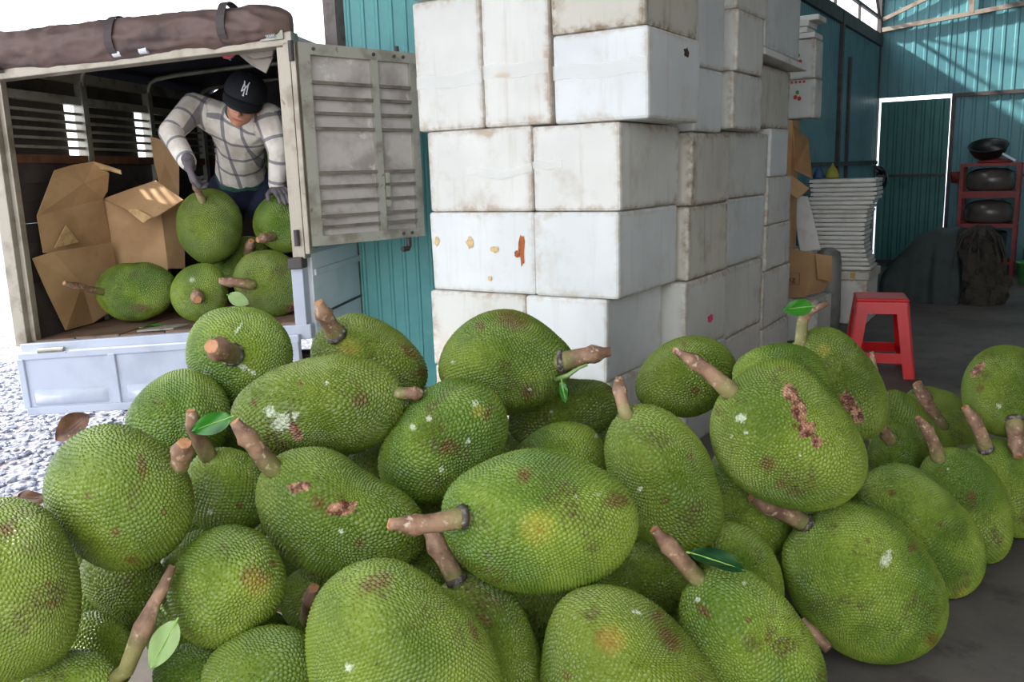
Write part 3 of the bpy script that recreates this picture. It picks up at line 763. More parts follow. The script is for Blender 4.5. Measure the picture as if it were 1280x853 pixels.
o.location = (-.69, 10.34, 1.226); o.rotation_euler = (math.radians(22), math.radians(4), math.radians(-12)); tag(o, 'black basin propped on top of the red rack', 'basin')
o = MB().lathe([(0, 0), (.15, 0), (.165, .012), (.14, .032), (.06, .046), (0, .05)], 24).build('domed_cover', M['red_metal'], smooth=True); o.location = (-.62, 10.30, 1.15); tag(o, 'red domed lid lying on top of the red rack', 'lid')
o = MB().bar((-.55, 10.18, 1.24), (-.43, 10.16, 1.165), .03, .02).build('white_handle', M['white_plastic']); tag(o, 'short white stick leaning on the red lid', 'stick')
o = MB().lathe([(0, 0), (.075, 0), (.1, .2), (.108, .2), (.108, .215), (.098, .21), (.07, .012), (0, .01)], 24).build('plastic_bucket', M['green_plastic'], smooth=True)
o.location = (-.235, 9.62, 0); tag(o, 'green plastic bucket beside the red rack', 'bucket')
o = MB().lathe([(0, 0), (.1, 0), (.13, .3), (.12, .3), (.095, .01), (0, .01)], 24).build('plastic_tub', M['black'], smooth=True)
o.location = (-.17, 10.0, 0); tag(o, 'black tub behind the green bucket', 'tub')
o = MB().lathe([(0, 0), (.05, 0), (.062, .12), (.056, .12), (.046, .008), (0, .008)], 20).build('red_mug', M['red_metal'], smooth=True); o.location = (-1.0, 10.70, .945); tag(o, 'small red cup on the wall rail beside the rack', 'cup')
# ------------------------------------------------------------------ jackfruits: outline seen from the camera side, distance, thickness
# key: (distance, thickness factor, outline)
FR = {
 'A': (1.62, .95, [(132,531),(175,540),(210,560),(233,590),(241,625),(237,660),(215,690),(180,710),(140,712),(105,697),(75,667),(57,630),(55,600),(68,570),(95,545)]),
 'B': (1.50, .85, [(-5,626),(40,627),(63,638),(78,669),(94,700),(99,740),(97,787),(84,815),(56,834),(20,851),(-40,850),(-80,800),(-95,730),(-75,665),(-40,635)]),
 'C': (1.57, .85, [(31,850),(62,830),(103,814),(125,815),(141,829),(150,850),(149,872),(128,893),(90,903),(45,893),(25,875)]),
 'D': (1.72, .9, [(82,790),(97,770),(125,764),(147,777),(163,796),(168,830),(150,862),(115,868),(85,850),(75,820)]),
 'E': (1.84, .9, [(100,705),(125,685),(160,680),(190,690),(205,720),(200,755),(185,776),(162,781),(134,766),(108,745)]),
 'F': (1.93, .8, [(206,700),(236,668),(272,659),(300,668),(318,700),(310,745),(285,780),(240,790),(212,770),(200,735)]),
 'G': (1.62, .95, [(290,658),(312,661),(337,677),(353,703),(356,731),(347,762),(328,781),(300,800),(269,811),(247,809),(231,797),(219,775),(209,748),(216,717),(237,684),(264,663)]),
 'H': (1.58, .9, [(252,846),(266,819),(290,800),(322,786),(350,782),(375,787),(388,802),(400,844),(392,895),(360,925),(315,925),(270,900),(253,870)]),
 'I': (1.78, .9, [(192,838),(215,812),(250,806),(280,820),(288,850),(275,885),(235,895),(200,875)]),
 'J': (1.50, .8, [(487,700),(513,708),(538,727),(564,749),(590,770),(610,795),(622,825),(626,860),(610,910),(550,942),(480,945),(420,920),(393,870),(386,820),(388,770),(400,740),(425,715),(455,702)]),
 'K': (1.68, .85, [(551,734),(570,718),(593,714),(618,727),(644,750),(660,785),(673,830),(676,860),(670,905),(630,935),(580,915),(550,860),(540,795),(542,755)]),
 'L': (1.74, .85, [(394,559),(423,567),(447,585),(473,604),(508,621),(526,638),(534,665),(530,690),(505,708),(460,718),(417,719),(378,711),(352,693),(333,665),(320,635),(320,607),(333,582),(362,563)]),
 'M': (1.60, .8, [(553,632),(562,608),(588,590),(612,577),(640,566),(674,562),(707,569),(741,584),(770,598),(788,615),(798,638),(799,663),(785,692),(762,718),(730,734),(690,740),(655,740),(630,736),(607,724),(583,708),(564,686),(554,660)]),
 'N': (1.92, .9, [(581,473),(601,478),(617,490),(629,504),(635,523),(633,549),(620,580),(595,605),(560,622),(525,630),(495,625),(478,607),(473,582),(477,560),(491,535),(508,512),(530,492),(556,477)]),
 'O': (1.90, .9, [(290,504),(302,488),(324,474),(361,457),(400,450),(445,447),(473,453),(493,467),(507,488),(508,507),(499,524),(482,544),(459,561),(435,568),(411,567),(370,566),(330,562),(302,555),(290,540),(287,522)]),
 'P': (2.12, .75, [(296,385),(320,387),(341,397),(358,415),(366,440),(362,465),(345,490),(315,505),(285,508),(262,497),(245,480),(235,456),(234,433),(241,411),(255,394),(275,386)]),
 'Q': (2.02, .9, [(156,532),(163,511),(177,492),(197,474),(222,463),(250,466),(276,486),(290,518),(287,545),(265,563),(225,570),(182,562)]),
 'R': (1.86, .9, [(235,587),(247,571),(269,561),(293,562),(315,571),(333,588),(340,622),(327,652),(295,667),(260,664),(238,647),(231,615)]),
 'S': (2.30, .9, [(389,452),(390,429),(403,413),(422,398),(445,392),(468,399),(490,411),(513,429),(530,452),(536,474),(531,489),(500,497),(450,492),(405,478)]),
 'T': (2.22, .9, [(547,466),(553,442),(567,419),(589,400),(617,389),(640,388),(665,397),(685,411),(702,427),(715,436),(719,447),(713,466),(699,490),(674,508),(640,518),(600,512),(562,492)]),
 'U': (2.38, .85, [(634,535),(650,500),(690,480),(727,477),(756,479),(770,488),(773,510),(764,530),(735,545),(690,556),(650,556)]),
 'V': (2.04, .9, [(638,572),(657,551),(679,536),(705,528),(727,530),(744,539),(755,555),(757,585),(745,615),(705,628),(665,620),(643,600)]),
 'W': (1.86, .85, [(804,505),(823,509),(845,522),(864,541),(880,563),(893,598),(902,633),(904,655),(895,678),(866,689),(830,688),(800,668),(782,640),(768,608),(758,580),(757,553),(763,532),(776,516),(788,508)]),
 'X': (2.34, .9, [(796,497),(798,471),(814,446),(836,429),(864,421),(890,425),(910,438),(921,456),(920,476),(903,500),(880,516),(856,522),(833,516),(812,510)]),
 'Y': (2.20, .8, [(916,458),(937,440),(963,432),(994,432),(1016,441),(1032,462),(1037,485),(1025,510),(985,525),(945,515),(920,490)]),
 'Z': (1.94, .72, [(912,481),(937,462),(966,451),(991,451),(1013,462),(1035,487),(1051,512),(1070,541),(1083,566),(1085,588),(1074,614),(1051,630),(1020,637),(982,633),(944,620),(915,598),(896,569),(889,538),(892,512),(900,495)]),
 'AA': (2.46, .9, [(987,434),(1006,416),(1032,409),(1054,417),(1077,440),(1096,465),(1108,493),(1111,518),(1104,541),(1086,551),(1055,545),(1020,520),(995,485),(984,455)]),
 'BB': (2.08, .85, [(980,679),(996,659),(1026,636),(1062,626),(1097,638),(1133,664),(1158,694),(1178,730),(1187,765),(1179,796),(1154,819),(1117,830),(1082,827),(1046,812),(1016,785),(990,745),(978,709)]),
 'CC': (2.38, .8, [(1076,600),(1107,579),(1138,582),(1168,603),(1194,628),(1219,659),(1234,694),(1229,725),(1209,745),(1185,750),(1150,735),(1112,700),(1085,660),(1072,625)]),
 'DD': (2.58, .85, [(1147,590),(1163,567),(1183,559),(1214,567),(1239,588),(1259,623),(1266,659),(1262,689),(1244,708),(1222,700),(1190,670),(1160,635)]),
 'EE': (2.74, .85, [(1206,562),(1229,549),(1255,549),(1277,562),(1300,590),(1312,625),(1303,660),(1280,674),(1258,668),(1230,640),(1212,600)]),
 'FF': (2.80, .9, [(1202,488),(1209,461),(1229,440),(1255,433),(1282,437),(1305,455),(1315,490),(1305,528),(1280,543),(1252,546),(1224,533),(1206,510)]),
 'GG': (3.02, .9, [(1095,500),(1110,485),(1133,494),(1155,515),(1165,545),(1162,600),(1140,640),(1108,632),(1092,560)]),
 'HH': (3.30, .9, [(1160,530),(1180,516),(1205,514),(1225,530),(1230,560),(1215,585),(1185,590),(1165,570)]),
 'II': (2.68, .9, [(1090,550),(1110,532),(1135,535),(1152,555),(1150,590),(1128,610),(1098,605),(1085,580)]),
 'PP': (3.80, .9, [(1132,492),(1150,484),(1175,488),(1200,500),(1214,520),(1205,545),(1175,555),(1145,540)]),
 'JJ': (2.16, .9, [(880,600),(900,580),(935,580),(965,600),(985,635),(985,680),(960,700),(925,690),(895,660)]),
 'KK': (1.98, .9, [(880,665),(902,653),(928,657),(951,673),(967,696),(977,724),(980,752),(965,775),(925,770),(890,740),(875,700)]),
 'MM': (1.69, .85, [(851,772),(853,741),(870,721),(896,706),(922,708),(947,721),(973,743),(995,772),(1018,804),(1030,836),(1033,860),(1020,895),(970,912),(915,892),(880,850),(858,805)]),
 'NN': (1.58, .85, [(677,836),(681,804),(688,772),(702,746),(730,732),(758,732),(794,743),(822,759),(848,785),(870,814),(893,846),(905,885),(885,925),(830,945),(760,945),(705,925),(680,880)]),
 'OO': (1.96, .9, [(775,705),(795,680),(830,680),(855,705),(860,740),(840,765),(805,768),(780,745)]),
 'QQ': (1.86, .9, [(738,735),(745,705),(770,690),(793,705),(797,740),(780,765),(750,765)]),
 'RR': (1.86, .9, [(350,740),(365,718),(395,708),(425,718),(438,750),(425,785),(392,795),(362,780)]),
 'SS': (2.10, .9, [(430,590),(440,565),(470,555),(500,568),(508,600),(490,630),(455,635),(433,618)]),
 'TT': (1.84, .9, [(490,715),(500,690),(530,680),(552,695),(562,725),(545,760),(510,765),(492,745)]),
 'VV': (1.90, .9, [(630,760),(645,735),(675,725),(705,740),(715,785),(705,840),(670,860),(640,835)]),
}
# ------------------------------------------------------------------ jackfruit builder
_tmpl = {}
def template(N):
    """unit sphere covered in N pyramids: one peak per cell, cell corners lower"""
    if N in _tmpl: return _tmpl[N]
    r_ = np.random.default_rng(N)
    i = np.arange(N)+.5
    ph = np.arccos(1-2*i/N); th = math.pi*(1+5**.5)*i
    P = np.c_[np.cos(th)*np.sin(ph), np.sin(th)*np.sin(ph), np.cos(ph)]
    P += r_.normal(0, .42/math.sqrt(N), P.shape); P /= np.linalg.norm(P, axis=1)[:, None]
    bm = bmesh.new()
    for p in P: bm.verts.new(p)
    bm.verts.index_update()
    res = bmesh.ops.convex_hull(bm, input=bm.verts[:])
    bmesh.ops.triangulate(bm, faces=bm.faces[:])
    bm.verts.index_update(); bm.faces.index_update()
    P = np.array([v.co[:] for v in bm.verts])
    tri = np.array([[v.index for v in f_.verts] for f_ in bm.faces])
    ed = np.array([[e.verts[0].index, e.verts[1].index, e.link_faces[0].index, e.link_faces[1].index] for e in bm.edges if len(e.link_faces) == 2])
    bm.free()
    Cn = P[tri].mean(1); Cn /= np.linalg.norm(Cn, axis=1)[:, None]
    n = len(P); V = np.r_[P, Cn]
    A = np.c_[ed[:, 0], n+ed[:, 2], n+ed[:, 3]]; B = np.c_[ed[:, 1], n+ed[:, 3], n+ed[:, 2]]
    Fc = np.r_[A, B]
    nr = np.cross(V[Fc[:, 1]]-V[Fc[:, 0]], V[Fc[:, 2]]-V[Fc[:, 0]])
    flip = (nr*V[Fc[:, 0]]).sum(1) < 0
    Fc[flip] = Fc[flip][:, ::-1]
    _tmpl[N] = (V, n, Fc)
    return _tmpl[N]
def fast_mesh(name, V, Fc):
    m = bpy.data.meshes.new(name)
    nv, nf = len(V), len(Fc)
    m.vertices.add(nv); m.vertices.foreach_set('co', V.astype(np.float32).ravel())
    m.loops.add(nf*3); m.loops.foreach_set('vertex_index', Fc.astype(np.int32).ravel())
    m.polygons.add(nf); m.polygons.foreach_set('loop_start', np.arange(0, nf*3, 3, dtype=np.int32))
    m.polygons.foreach_set('loop_total', np.full(nf, 3, np.int32))
    m.update(calc_edges=True); m.validate()
    m.polygons.foreach_set('use_smooth', [False]*nf)
    return m
def outline_polar(ol):
    ol = np.array(ol, float); c = (ol.max(0)+ol.min(0))/2
    q = ol-c; th = np.arctan2(-q[:, 1], q[:, 0]); rr = np.hypot(q[:, 0], q[:, 1]); o = np.argsort(th)
    g = np.linspace(-math.pi, math.pi, 180, endpoint=False)
    R_ = np.interp(g, np.r_[th[o]-2*math.pi, th[o], th[o]+2*math.pi], np.r_[rr[o]]*1 if False else np.r_[rr[o], rr[o], rr[o]])
    k = np.exp(-.5*(np.arange(-12, 13)/4.0)**2); k /= k.sum()
    R_ = np.convolve(np.r_[R_[-12:], R_, R_[:12]], k, 'valid')
    X = np.c_[R_*np.cos(g), R_*np.sin(g)]
    ext = [np.ptp(X @ np.array([math.cos(a), math.sin(a)])) for a in np.linspace(0, math.pi, 18, endpoint=False)]
    return c, g, R_, min(ext)/2, (max(ext)/2)
PITCH_ = 0.0076
def rind(V, n, name, amp):
    pass
def jackfruit(label, dist, tf, outline, spots=(), group='jackfruits heaped on the floor', fine=1.0, seed=0, name='jackfruit'):
    c, g, R_, smin, smax = outline_polar(outline)
    s = dist/FPX; T = 1.1*tf*smin
    area = 4*math.pi*((smin*s)*(smax*s))
    N = int(np.clip(round(area/(PITCH_**2)/fine/500)*500, 1000, 8500))
    V0, n, Fc = template(N)
    r_ = np.random.default_rng(seed+11)
    q, _ = np.linalg.qr(r_.normal(size=(3, 3)))
    if np.linalg.det(q) < 0: q[:, 0] *= -1
    V = V0 @ q.T
    th = np.arctan2(V[:, 1], V[:, 0]); rad = np.interp(th, np.r_[g, math.pi], np.r_[R_, R_[0]])
    v = ray(*c); nn = -v/np.linalg.norm(v)
    rho = np.hypot(V[:, 0], V[:, 1])
    f1, f2, f3 = r_.normal(0, 2.2, (3, 3)); p1 = r_.uniform(0, 6, 3)
    lump = 1 + .022*np.sin(V @ f1+p1[0]) + .018*np.sin(V @ f2*1.5+p1[1]) + .012*np.sin(V @ f3*2.2+p1[2])
    lump = 1+(lump-1)*(1-rho**6*.7)
    X = np.outer(rad*rho*np.cos(th), _R) + np.outer(rad*rho*np.sin(th), _U) + np.outer(T*V[:, 2], nn)
    X *= (s*lump)[:, None]
    # outward normal from the implicit shape
    nrm = np.outer(np.cos(th)*rho/np.maximum(rad, 1), _R) + np.outer(np.sin(th)*rho/np.maximum(rad, 1), _U) + np.outer(V[:, 2]/T, nn)
    nrm /= np.linalg.norm(nrm, axis=1)[:, None]
    cell = math.sqrt(area/N)
    X[:n] += nrm[:n]*(cell*r_.uniform(.27, .40, n))[:, None]
    X[n:] -= nrm[n:]*(cell*.06)
    ctr = at(c[0], c[1], dist)
    me = fast_mesh(name, X, Fc)
    Wd = X+ctr
    rel = Wd-_C; dd = rel @ _F
    px_ = 640+FPX*(rel @ _R)/dd; py_ = 426.5-FPX*(rel @ _U)/dd
    for typ in ('bruise', 'wound', 'latex', 'yellow'):
        a = np.zeros(len(V), np.float32)
        for (sx, sy, sr, st, *ex) in spots:
            if st != typ: continue
            asp, ang = ex if ex else (1.0, 0.0)
            du = (px_-sx)*math.cos(ang)+(py_-sy)*math.sin(ang); dv = -(px_-sx)*math.sin(ang)+(py_-sy)*math.cos(ang)
            e = np.hypot(du/asp, dv)/sr
            a = np.maximum(a, np.where(V[:, 2] > -.05, np.clip(1.25-e*.75, 0, 1)*(e < 1.6), 0))
        at_ = me.attributes.new(typ, 'FLOAT', 'POINT'); at_.data.foreach_set('value', a.astype(np.float32))
    me.materials.append(M['rind'])
    o = link(name, me); o.location = ctr
    tag(o, label, 'jackfruit', group)
    return dict(o=o, W=Wd, px=px_, py=py_, d=dd, ctr=ctr, dist=dist)
def surf(fr, x, y):
    e = np.hypot(fr['px']-x, fr['py']-y)
    near = np.where(e < 7)[0]
    if len(near) == 0: near = np.argsort(e)[:4]
    return fr['W'][near[np.argmin(fr['d'][near])]]
def stem(fr, root, tip, toward=0.0, r0=9, r1=6, bend=0.0, knob=True, collar=True, name='stem'):
    """woody stalk from the rind at root to tip (sight-line points); toward = how much nearer the camera the tip is (m)"""
    W0 = surf(fr, *root); d0 = (W0-_C) @ _F
    P0 = W0; P1 = at(tip[0], tip[1], d0-toward)
    k = d0/FPX; ax = P1-P0; L = np.linalg.norm(ax); ax /= L
    sd_ = np.cross(ax, _F); sd_ /= np.linalg.norm(sd_)+1e-9
    inw = fr['ctr']-P0; inw /= np.linalg.norm(inw); inn = P0+inw*.03
    us = [-.02, 0, .12, .35, .55, .66, .75, .88, 1.0]; pts = []; rs = []
    for u in us:
        pts.append(P0+ax*L*u if u >= 0 else inn)
        pts[-1] = pts[-1]+sd_*bend*L*math.sin(math.pi*max(0, u))
        r = r0+(r1-r0)*max(0, u)
        if knob: r *= {.55: 1.05, .66: 1.28, .75: 1.12, .88: .85, 1.0: .72}.get(u, 1.0)
        rs.append(r*k)
    rs[0] = rs[1]*.35
    mb = MB().tube([p-fr['ctr'] for p in pts], rs, 12)
    rr = random.Random(int(root[0]*7+root[1]))
    mb.v = [tuple(c+rr.uniform(-.0012, .0012) for c in p) for p in mb.v]
    me = mb.mesh(name); me.materials.append(M['stem']); me.materials.append(M['stem_cut'])
    me.polygons[-1].material_index = 1
    for p in me.polygons: p.use_smooth = p.index < len(me.polygons)-2
    a = me.attributes.new('rootward', 'FLOAT', 'POINT')
    a.data.foreach_set('value', np.repeat([1-max(0, u) for u in us], 12).astype(np.float32))
    o = link(name, me, fr['o'])
    if collar:
        cx_ = ax*.6-inw*.4; cx_ /= np.linalg.norm(cx_)
        cb = MB().tube([P0-cx_*.004-fr['ctr'], P0+cx_*.003-fr['ctr'], P0+cx_*.009-fr['ctr']], [r0*k*1.14, r0*k*1.18, r0*k*1.0], 14)
        cb.build('stem_collar', M['stem_collar'], fr['o'], smooth=True)
    return o, pts
def leaf(parent, base, tip, width, origin, mat='leaf', fold=.25, curl=.12, normal=None, name='leaf'):
    """leaf blade between two world points with a raised midrib"""
    base = np.array(base); tip = np.array(tip); ax = tip-base; L = np.linalg.norm(ax); ax = ax/L
    nr = np.array(normal if normal is not None else -_F, float); nr -= ax*(nr @ ax); nr /= np.linalg.norm(nr)
    sd_ = np.cross(ax, nr); mb = MB(); nu, nv = 14, 6
    for i in range(nu+1):
        u = i/nu; wd = width*(math.sin(math.pi*u**.85)**.75)*.5+.0006
        for j in range(nv+1):
            w_ = (j/nv-.5)*2
            p = base+ax*L*u+sd_*w_*wd+nr*(abs(w_)*wd*fold-curl*L*(u**2)*.6+.002*math.sin(9*u+4*w_))
            mb.v.append(tuple(p-origin))
    for i in range(nu):
        for j in range(nv):
            a = i*(nv+1)+j; mb.f.append((a, a+1, a+nv+2, a+nv+1))
    o = mb.build(name, M[mat], parent, smooth=True, fix=False)
    rib = MB().tube([base+ax*L*u+nr*(.001-curl*L*u*u*.6)-origin for u in np.linspace(-.06, .97, 10)], list(np.linspace(.0018, .0005, 10)), 5)
    rib.build('midrib', M['vein_dry' if mat == 'leaf_dry' else 'leaf_vein'], o)
    return o
B_, W_, L_, Y_ = 'bruise', 'wound', 'latex', 'yellow'
SPOTS = {
 'A': [(145,665,9,B_),(178,585,9,B_,2.5,1.4),(205,640,7,B_),(110,620,6,B_),(165,700,8,B_,2,0)],
 'B': [(8,662,11,B_,1.8,0),(66,755,7,B_),(60,730,6,B_)],
 'G': [(318,722,24,B_),(322,732,16,Y_),(340,705,7,B_)],
 'J': [(470,728,16,B_,1.8,-.5),(437,835,9,L_),(592,790,6,B_,4,1.2)],
 'K': [(605,775,7,B_,2,.8),(620,750,5,B_)],
 'L': [(425,637,9,W_,2,-.2),(375,609,7,W_,2,-.2),(398,628,14,B_),(426,665,5,L_,1,0),(450,680,9,B_)],
 'M': [(672,660,20,Y_),(674,664,5,B_),(772,626,14,B_,1.6,0),(655,594,14,B_),(634,687,4,B_),(748,618,4,L_),(720,620,4,L_)],
 'N': [(610,516,6,B_,3,1.9),(598,514,8,Y_),(594,505,6,L_),(536,523,6,L_),(516,534,6,L_),(585,552,5,L_),(552,588,5,L_),(560,560,14,B_)],
 'O': [(352,528,15,L_,1.3,-.8),(338,515,10,L_),(368,520,8,L_),(369,540,7,W_,2,1.1),(317,503,7,B_),(376,480,5,B_),(408,479,4,L_),(450,500,14,B_)],
 'P': [(302,458,5,L_,2.6,.6),(316,466,4,L_,2,.6),(297,412,2.5,L_,5,-1.0),(250,475,14,L_)],
 'R': [(263,640,6,L_),(300,632,7,B_)],
 'S': [(436,436,13,Y_),(437,440,5,B_),(512,440,8,B_,3,.7),(527,465,11,B_)],
 'T': [(640,400,16,B_,2,.3),(600,408,8,B_),(566,453,4,L_),(660,490,14,B_),(663,488,4,L_)],
 'U': [(690,515,4,L_)],
 'W': [(862,570,6,B_),(800,612,5,L_),(832,625,8,B_)],
 'X': [(855,430,5,B_),(868,488,9,B_)],
 'Z': [(988,492,9,W_,1.6,1.0),(1000,515,10,W_,1.5,1.2),(1008,536,11,W_),(1021,553,7,W_),(993,533,6,B_),(926,523,9,L_),(933,541,5,L_),(914,546,4,L_),(975,606,9,B_),(960,580,14,B_),(1000,570,4,L_)],
 'AA': [(1060,502,8,W_,1.6,1.0),(1072,520,7,W_,1.6,1.0),(1030,437,8,Y_)],
 'BB': [(1108,700,9,L_,1.7,-1.2),(1112,690,5,L_),(1140,685,9,B_),(1165,800,13,B_),(1085,676,5,B_)],
 'CC': [(1115,617,7,B_),(1175,655,5,B_),(1205,742,7,Y_)],
 'DD': [(1215,620,9,B_),(1185,587,3,L_)],
 'FF': [(1222,462,5,W_,2.4,-.9),(1249,508,5,L_),(1225,486,8,B_)],
 'MM': [(880,764,9,B_,2,.7),(872,750,5,L_),(935,775,6,B_),(960,800,5,B_),(930,730,4,L_)],
 'NN': [(760,800,22,B_),(765,800,18,Y_),(836,798,14,B_,2.2,.9),(796,765,4,L_,2.4,.5),(708,845,8,B_),(822,770,12,B_)],
 'H': [(390,840,4,L_)],
 'V': [(745,545,4,L_)],
}
LAB = {
 'A': 'big round jackfruit with a dark bruise, above the fruit with an orange patch',
 'B': 'large jackfruit on the gravel side of the heap, under a small dry leaf',
 'C': 'jackfruit with a long forked branch stem and pale leaf',
 'D': 'dark shaded jackfruit wedged beside the long forked branch stem',
 'E': 'shaded jackfruit directly under the big round bruised one',
 'F': 'jackfruit peeping out behind the fruit with the orange patch',
 'G': 'rounded jackfruit with an orange-brown patch on its cheek',
 'H': 'jackfruit lying under the one with the orange patch',
 'I': 'deeply shaded jackfruit behind the pale leaf',
 'J': 'largest bumpy jackfruit at the foot of the pile, dark smudge on top',
 'K': 'jackfruit with a thick brown stem leaning on the largest bumpy one',
 'L': 'pear-shaped jackfruit with a thick bare stem and pale scabs',
 'M': 'oval jackfruit with a jagged-cut stem pointing to the truck and a yellow spot',
 'N': 'tilted oval jackfruit with a dark scratch and white latex dabs',
 'O': 'long jackfruit with a big white latex smear and brown scar',
 'P': 'round jackfruit at the heap top with a stub stem facing out and latex trickle',
 'Q': 'shaded jackfruit under the one with the stub stem facing out',
 'R': 'dark green jackfruit with an upright stem carrying a bright leaf',
 'S': 'jackfruit in front of the teal wall with an upright stub stem and yellow spot',
 'T': 'brown-topped jackfruit in front of the foam boxes, stem pointing along the stack',
 'U': 'smooth-sided jackfruit lying under the brown-topped one',
 'V': 'jackfruit showing its top between the oval one and the tall pear-shaped one',
 'W': 'tall pear-shaped jackfruit with a thin upright stem',
 'X': 'jackfruit crossed by a long tapering brown stem, next to the foam stack',
 'Y': 'jackfruit mostly hidden behind the one with the torn brown wound',
 'Z': 'big heart-shaped jackfruit with a torn brown wound',
 'AA': 'jackfruit in front of the red stool with a curved stem and glossy leaf',
 'BB': 'big oval jackfruit resting on the floor with a white splash',
 'CC': 'slanting jackfruit on the floor beside the one with the white splash',
 'DD': 'jackfruit on the floor whose reddish stem stands up, third from the white-splashed one',
 'EE': 'outermost floor jackfruit with a red-green stem, under the round perched one',
 'FF': 'round jackfruit perched on a floor jackfruit, its dark-ringed stem hanging down',
 'GG': 'shaded jackfruit behind the heap with a thin crooked stem by the stool',
 'HH': 'dark jackfruit low behind the heap with a long knobbed stem',
 'II': 'dark jackfruit with a dark twig, below the leafy-stemmed one',
 'PP': 'farthest shaded jackfruit on the concrete towards the stool',
 'JJ': 'shaded jackfruit deep under the heart-shaped one',
 'KK': 'jackfruit showing only its flank behind the one with a dark leaf blade',
 'MM': 'slanting jackfruit at the front with a short forked stem and dark leaf blade',
 'NN': 'large browned jackfruit at the front under the oval one',
 'OO': 'dark jackfruit in the gap below the tall pear-shaped one',
 'QQ': 'small sliver of jackfruit behind the oval one with the yellow spot',
 'RR': 'dark jackfruit with a reddish stub in the gap below the pear-shaped one with scabs',
 'SS': 'sliver of jackfruit between the long one and the tilted oval one',
 'TT': 'small jackfruit tucked behind the largest bumpy one',
 'VV': 'shaded jackfruit in the dark gap beside the browned front one',
}
JF = {}
for i, (k, (d, tf, ol)) in enumerate(FR.items()):
    JF[k] = jackfruit(LAB[k], d, tf, ol, SPOTS.get(k, ()), seed=i)
# stalks: fruit, root, tip, nearer-by, thickness at root / tip
ST = {}
for k, ro, ti, tw, r0, r1, bd in (
    ('A', (226,578), (230,554), .05, 12, 11, 0),
    ('K', (566,722), (537,662), .00, 12, 12, 0), ('L', (338,580), (293,527), .05, 13, 9, 0),
    ('M', (575,648), (486,655), .05, 14, 9, .05), ('O', (505,491), (528,492), -.01, 8, 8, 0),
    ('P', (286,440), (264,433), .10, 13, 12, 0), ('R', (256,566), (238,514), .05, 11, 8, .04),
    ('S', (416,415), (398,378), .06, 12, 8, .03), ('T', (706,450), (763,440), .00, 13, 8, .02),
    ('W', (782,512), (774,472), -.04, 9, 7, .05), ('Z', (908,486), (842,437), .02, 13, 5, -.04),
    ('BB', (1004,650), (940,620), .02, 11, 11, 0), ('DD', (1173,566), (1147,522), .03, 9, 5, -.06),
    ('EE', (1234,555), (1206,509), .03, 9, 6, -.06), ('FF', (1268,532), (1273,572), .06, 11, 7, 0),
    ('GG', (1104,500), (1090,440), .0, 4, 4, .05), ('HH', (1178,528), (1146,479), .02, 6, 8, .03),
    ('II', (1112,545), (1093,522), .05, 8, 5, 0), ('MM', (866,719), (818,662), .04, 12, 8, 0),
    ('RR', (388,780), (392,735), .06, 11, 9, 0)):
    ST[k] = stem(JF[k], ro, ti, tw, r0, r1, bd, collar=(k in 'M T FF K BB S P EE'.split()))
# branch with pale leaf on fruit C
W0 = surf(JF['C'], 143, 832); d0 = (W0-_C) @ _F
br = [W0-np.array((0, 0, .02)), at(158, 838, d0-.02), at(168, 812, d0-.03), at(180, 785, d0-.03), at(190, 760, d0-.02), at(204, 735, d0-.01), at(216, 707, d0)]
o = MB().tube([p-JF['C']['ctr'] for p in br], [.013, .014, .015, .019, .012, .011, .007], 12)
me = o.mesh('stem'); me.materials.append(M['stem']); me.polygons.foreach_set('use_smooth', [True]*len(me.polygons))
a = me.attributes.new('rootward', 'FLOAT', 'POINT'); a.data.foreach_set('value', np.repeat([1, 1, .95, .6, .2, 0, 0], 12).astype(np.float32))
bo = link('stem', me, JF['C']['o'])
leaf(bo, at(221, 776, d0-.04), at(186, 838, d0-.05), .045, JF['C']['ctr'], 'leaf_pale', fold=.15, curl=.1)
# bright leaf on fruit R, glossy leaf and curved stem on AA
d = JF['R']['dist']-.12
leaf(ST['R'][0], at(290, 521, d), at(237, 540, d-.01), .042, JF['R']['ctr'], 'leaf', fold=.2)
W0 = surf(JF['AA'], 1000, 420); d0 = (W0-_C) @ _F
cs = [W0-np.array((0, 0, .03)), W0, at(1003, 402, d0), at(1008, 391, d0-.01), at(1020, 386, d0-.02), at(1035, 379, d0-.02)]
mb = MB().tube([p-JF['AA']['ctr'] for p in cs], [.018, .017, .016, .016, .010, .008], 12)
me = mb.mesh('stem'); me.materials.append(M['stem']); me.polygons.foreach_set('use_smooth', [True]*len(me.polygons))
a = me.attributes.new('rootward', 'FLOAT', 'POINT'); a.data.foreach_set('value', np.repeat([1, 1, .9, .5, 0, 0], 12).astype(np.float32))
so = link('stem', me, JF['AA']['o'])
leaf(so, at(1016, 383, d0-.03), at(979, 387, d0-.06), .045, JF['AA']['ctr'], 'leaf', fold=.2, curl=.05)
# green twig on T, dark blade on MM, pale twig by W
W0 = surf(JF['T'], 699, 478); d0 = (W0-_C) @ _F
tw = MB().tube([p-JF['T']['ctr'] for p in (W0, at(709, 470, d0-.02), at(724, 460, d0-.02), at(734, 456, d0-.02))], [.007, .006, .004, .004], 8).build('twig', M['leaf_pale'], JF['T']['o'], smooth=True)
leaf(tw, at(702, 476, d0-.02), at(707, 504, d0-.03), .02, JF['T']['ctr'], 'leaf', fold=.5)
W0 = JF['MM']['ctr']; d0 = 1.60
leaf(ST['MM'][0], at(862, 692, d0), at(933, 711, d0-.03), .05, W0, 'leaf_dark', fold=.3, normal=(0.1, -.3, 1))
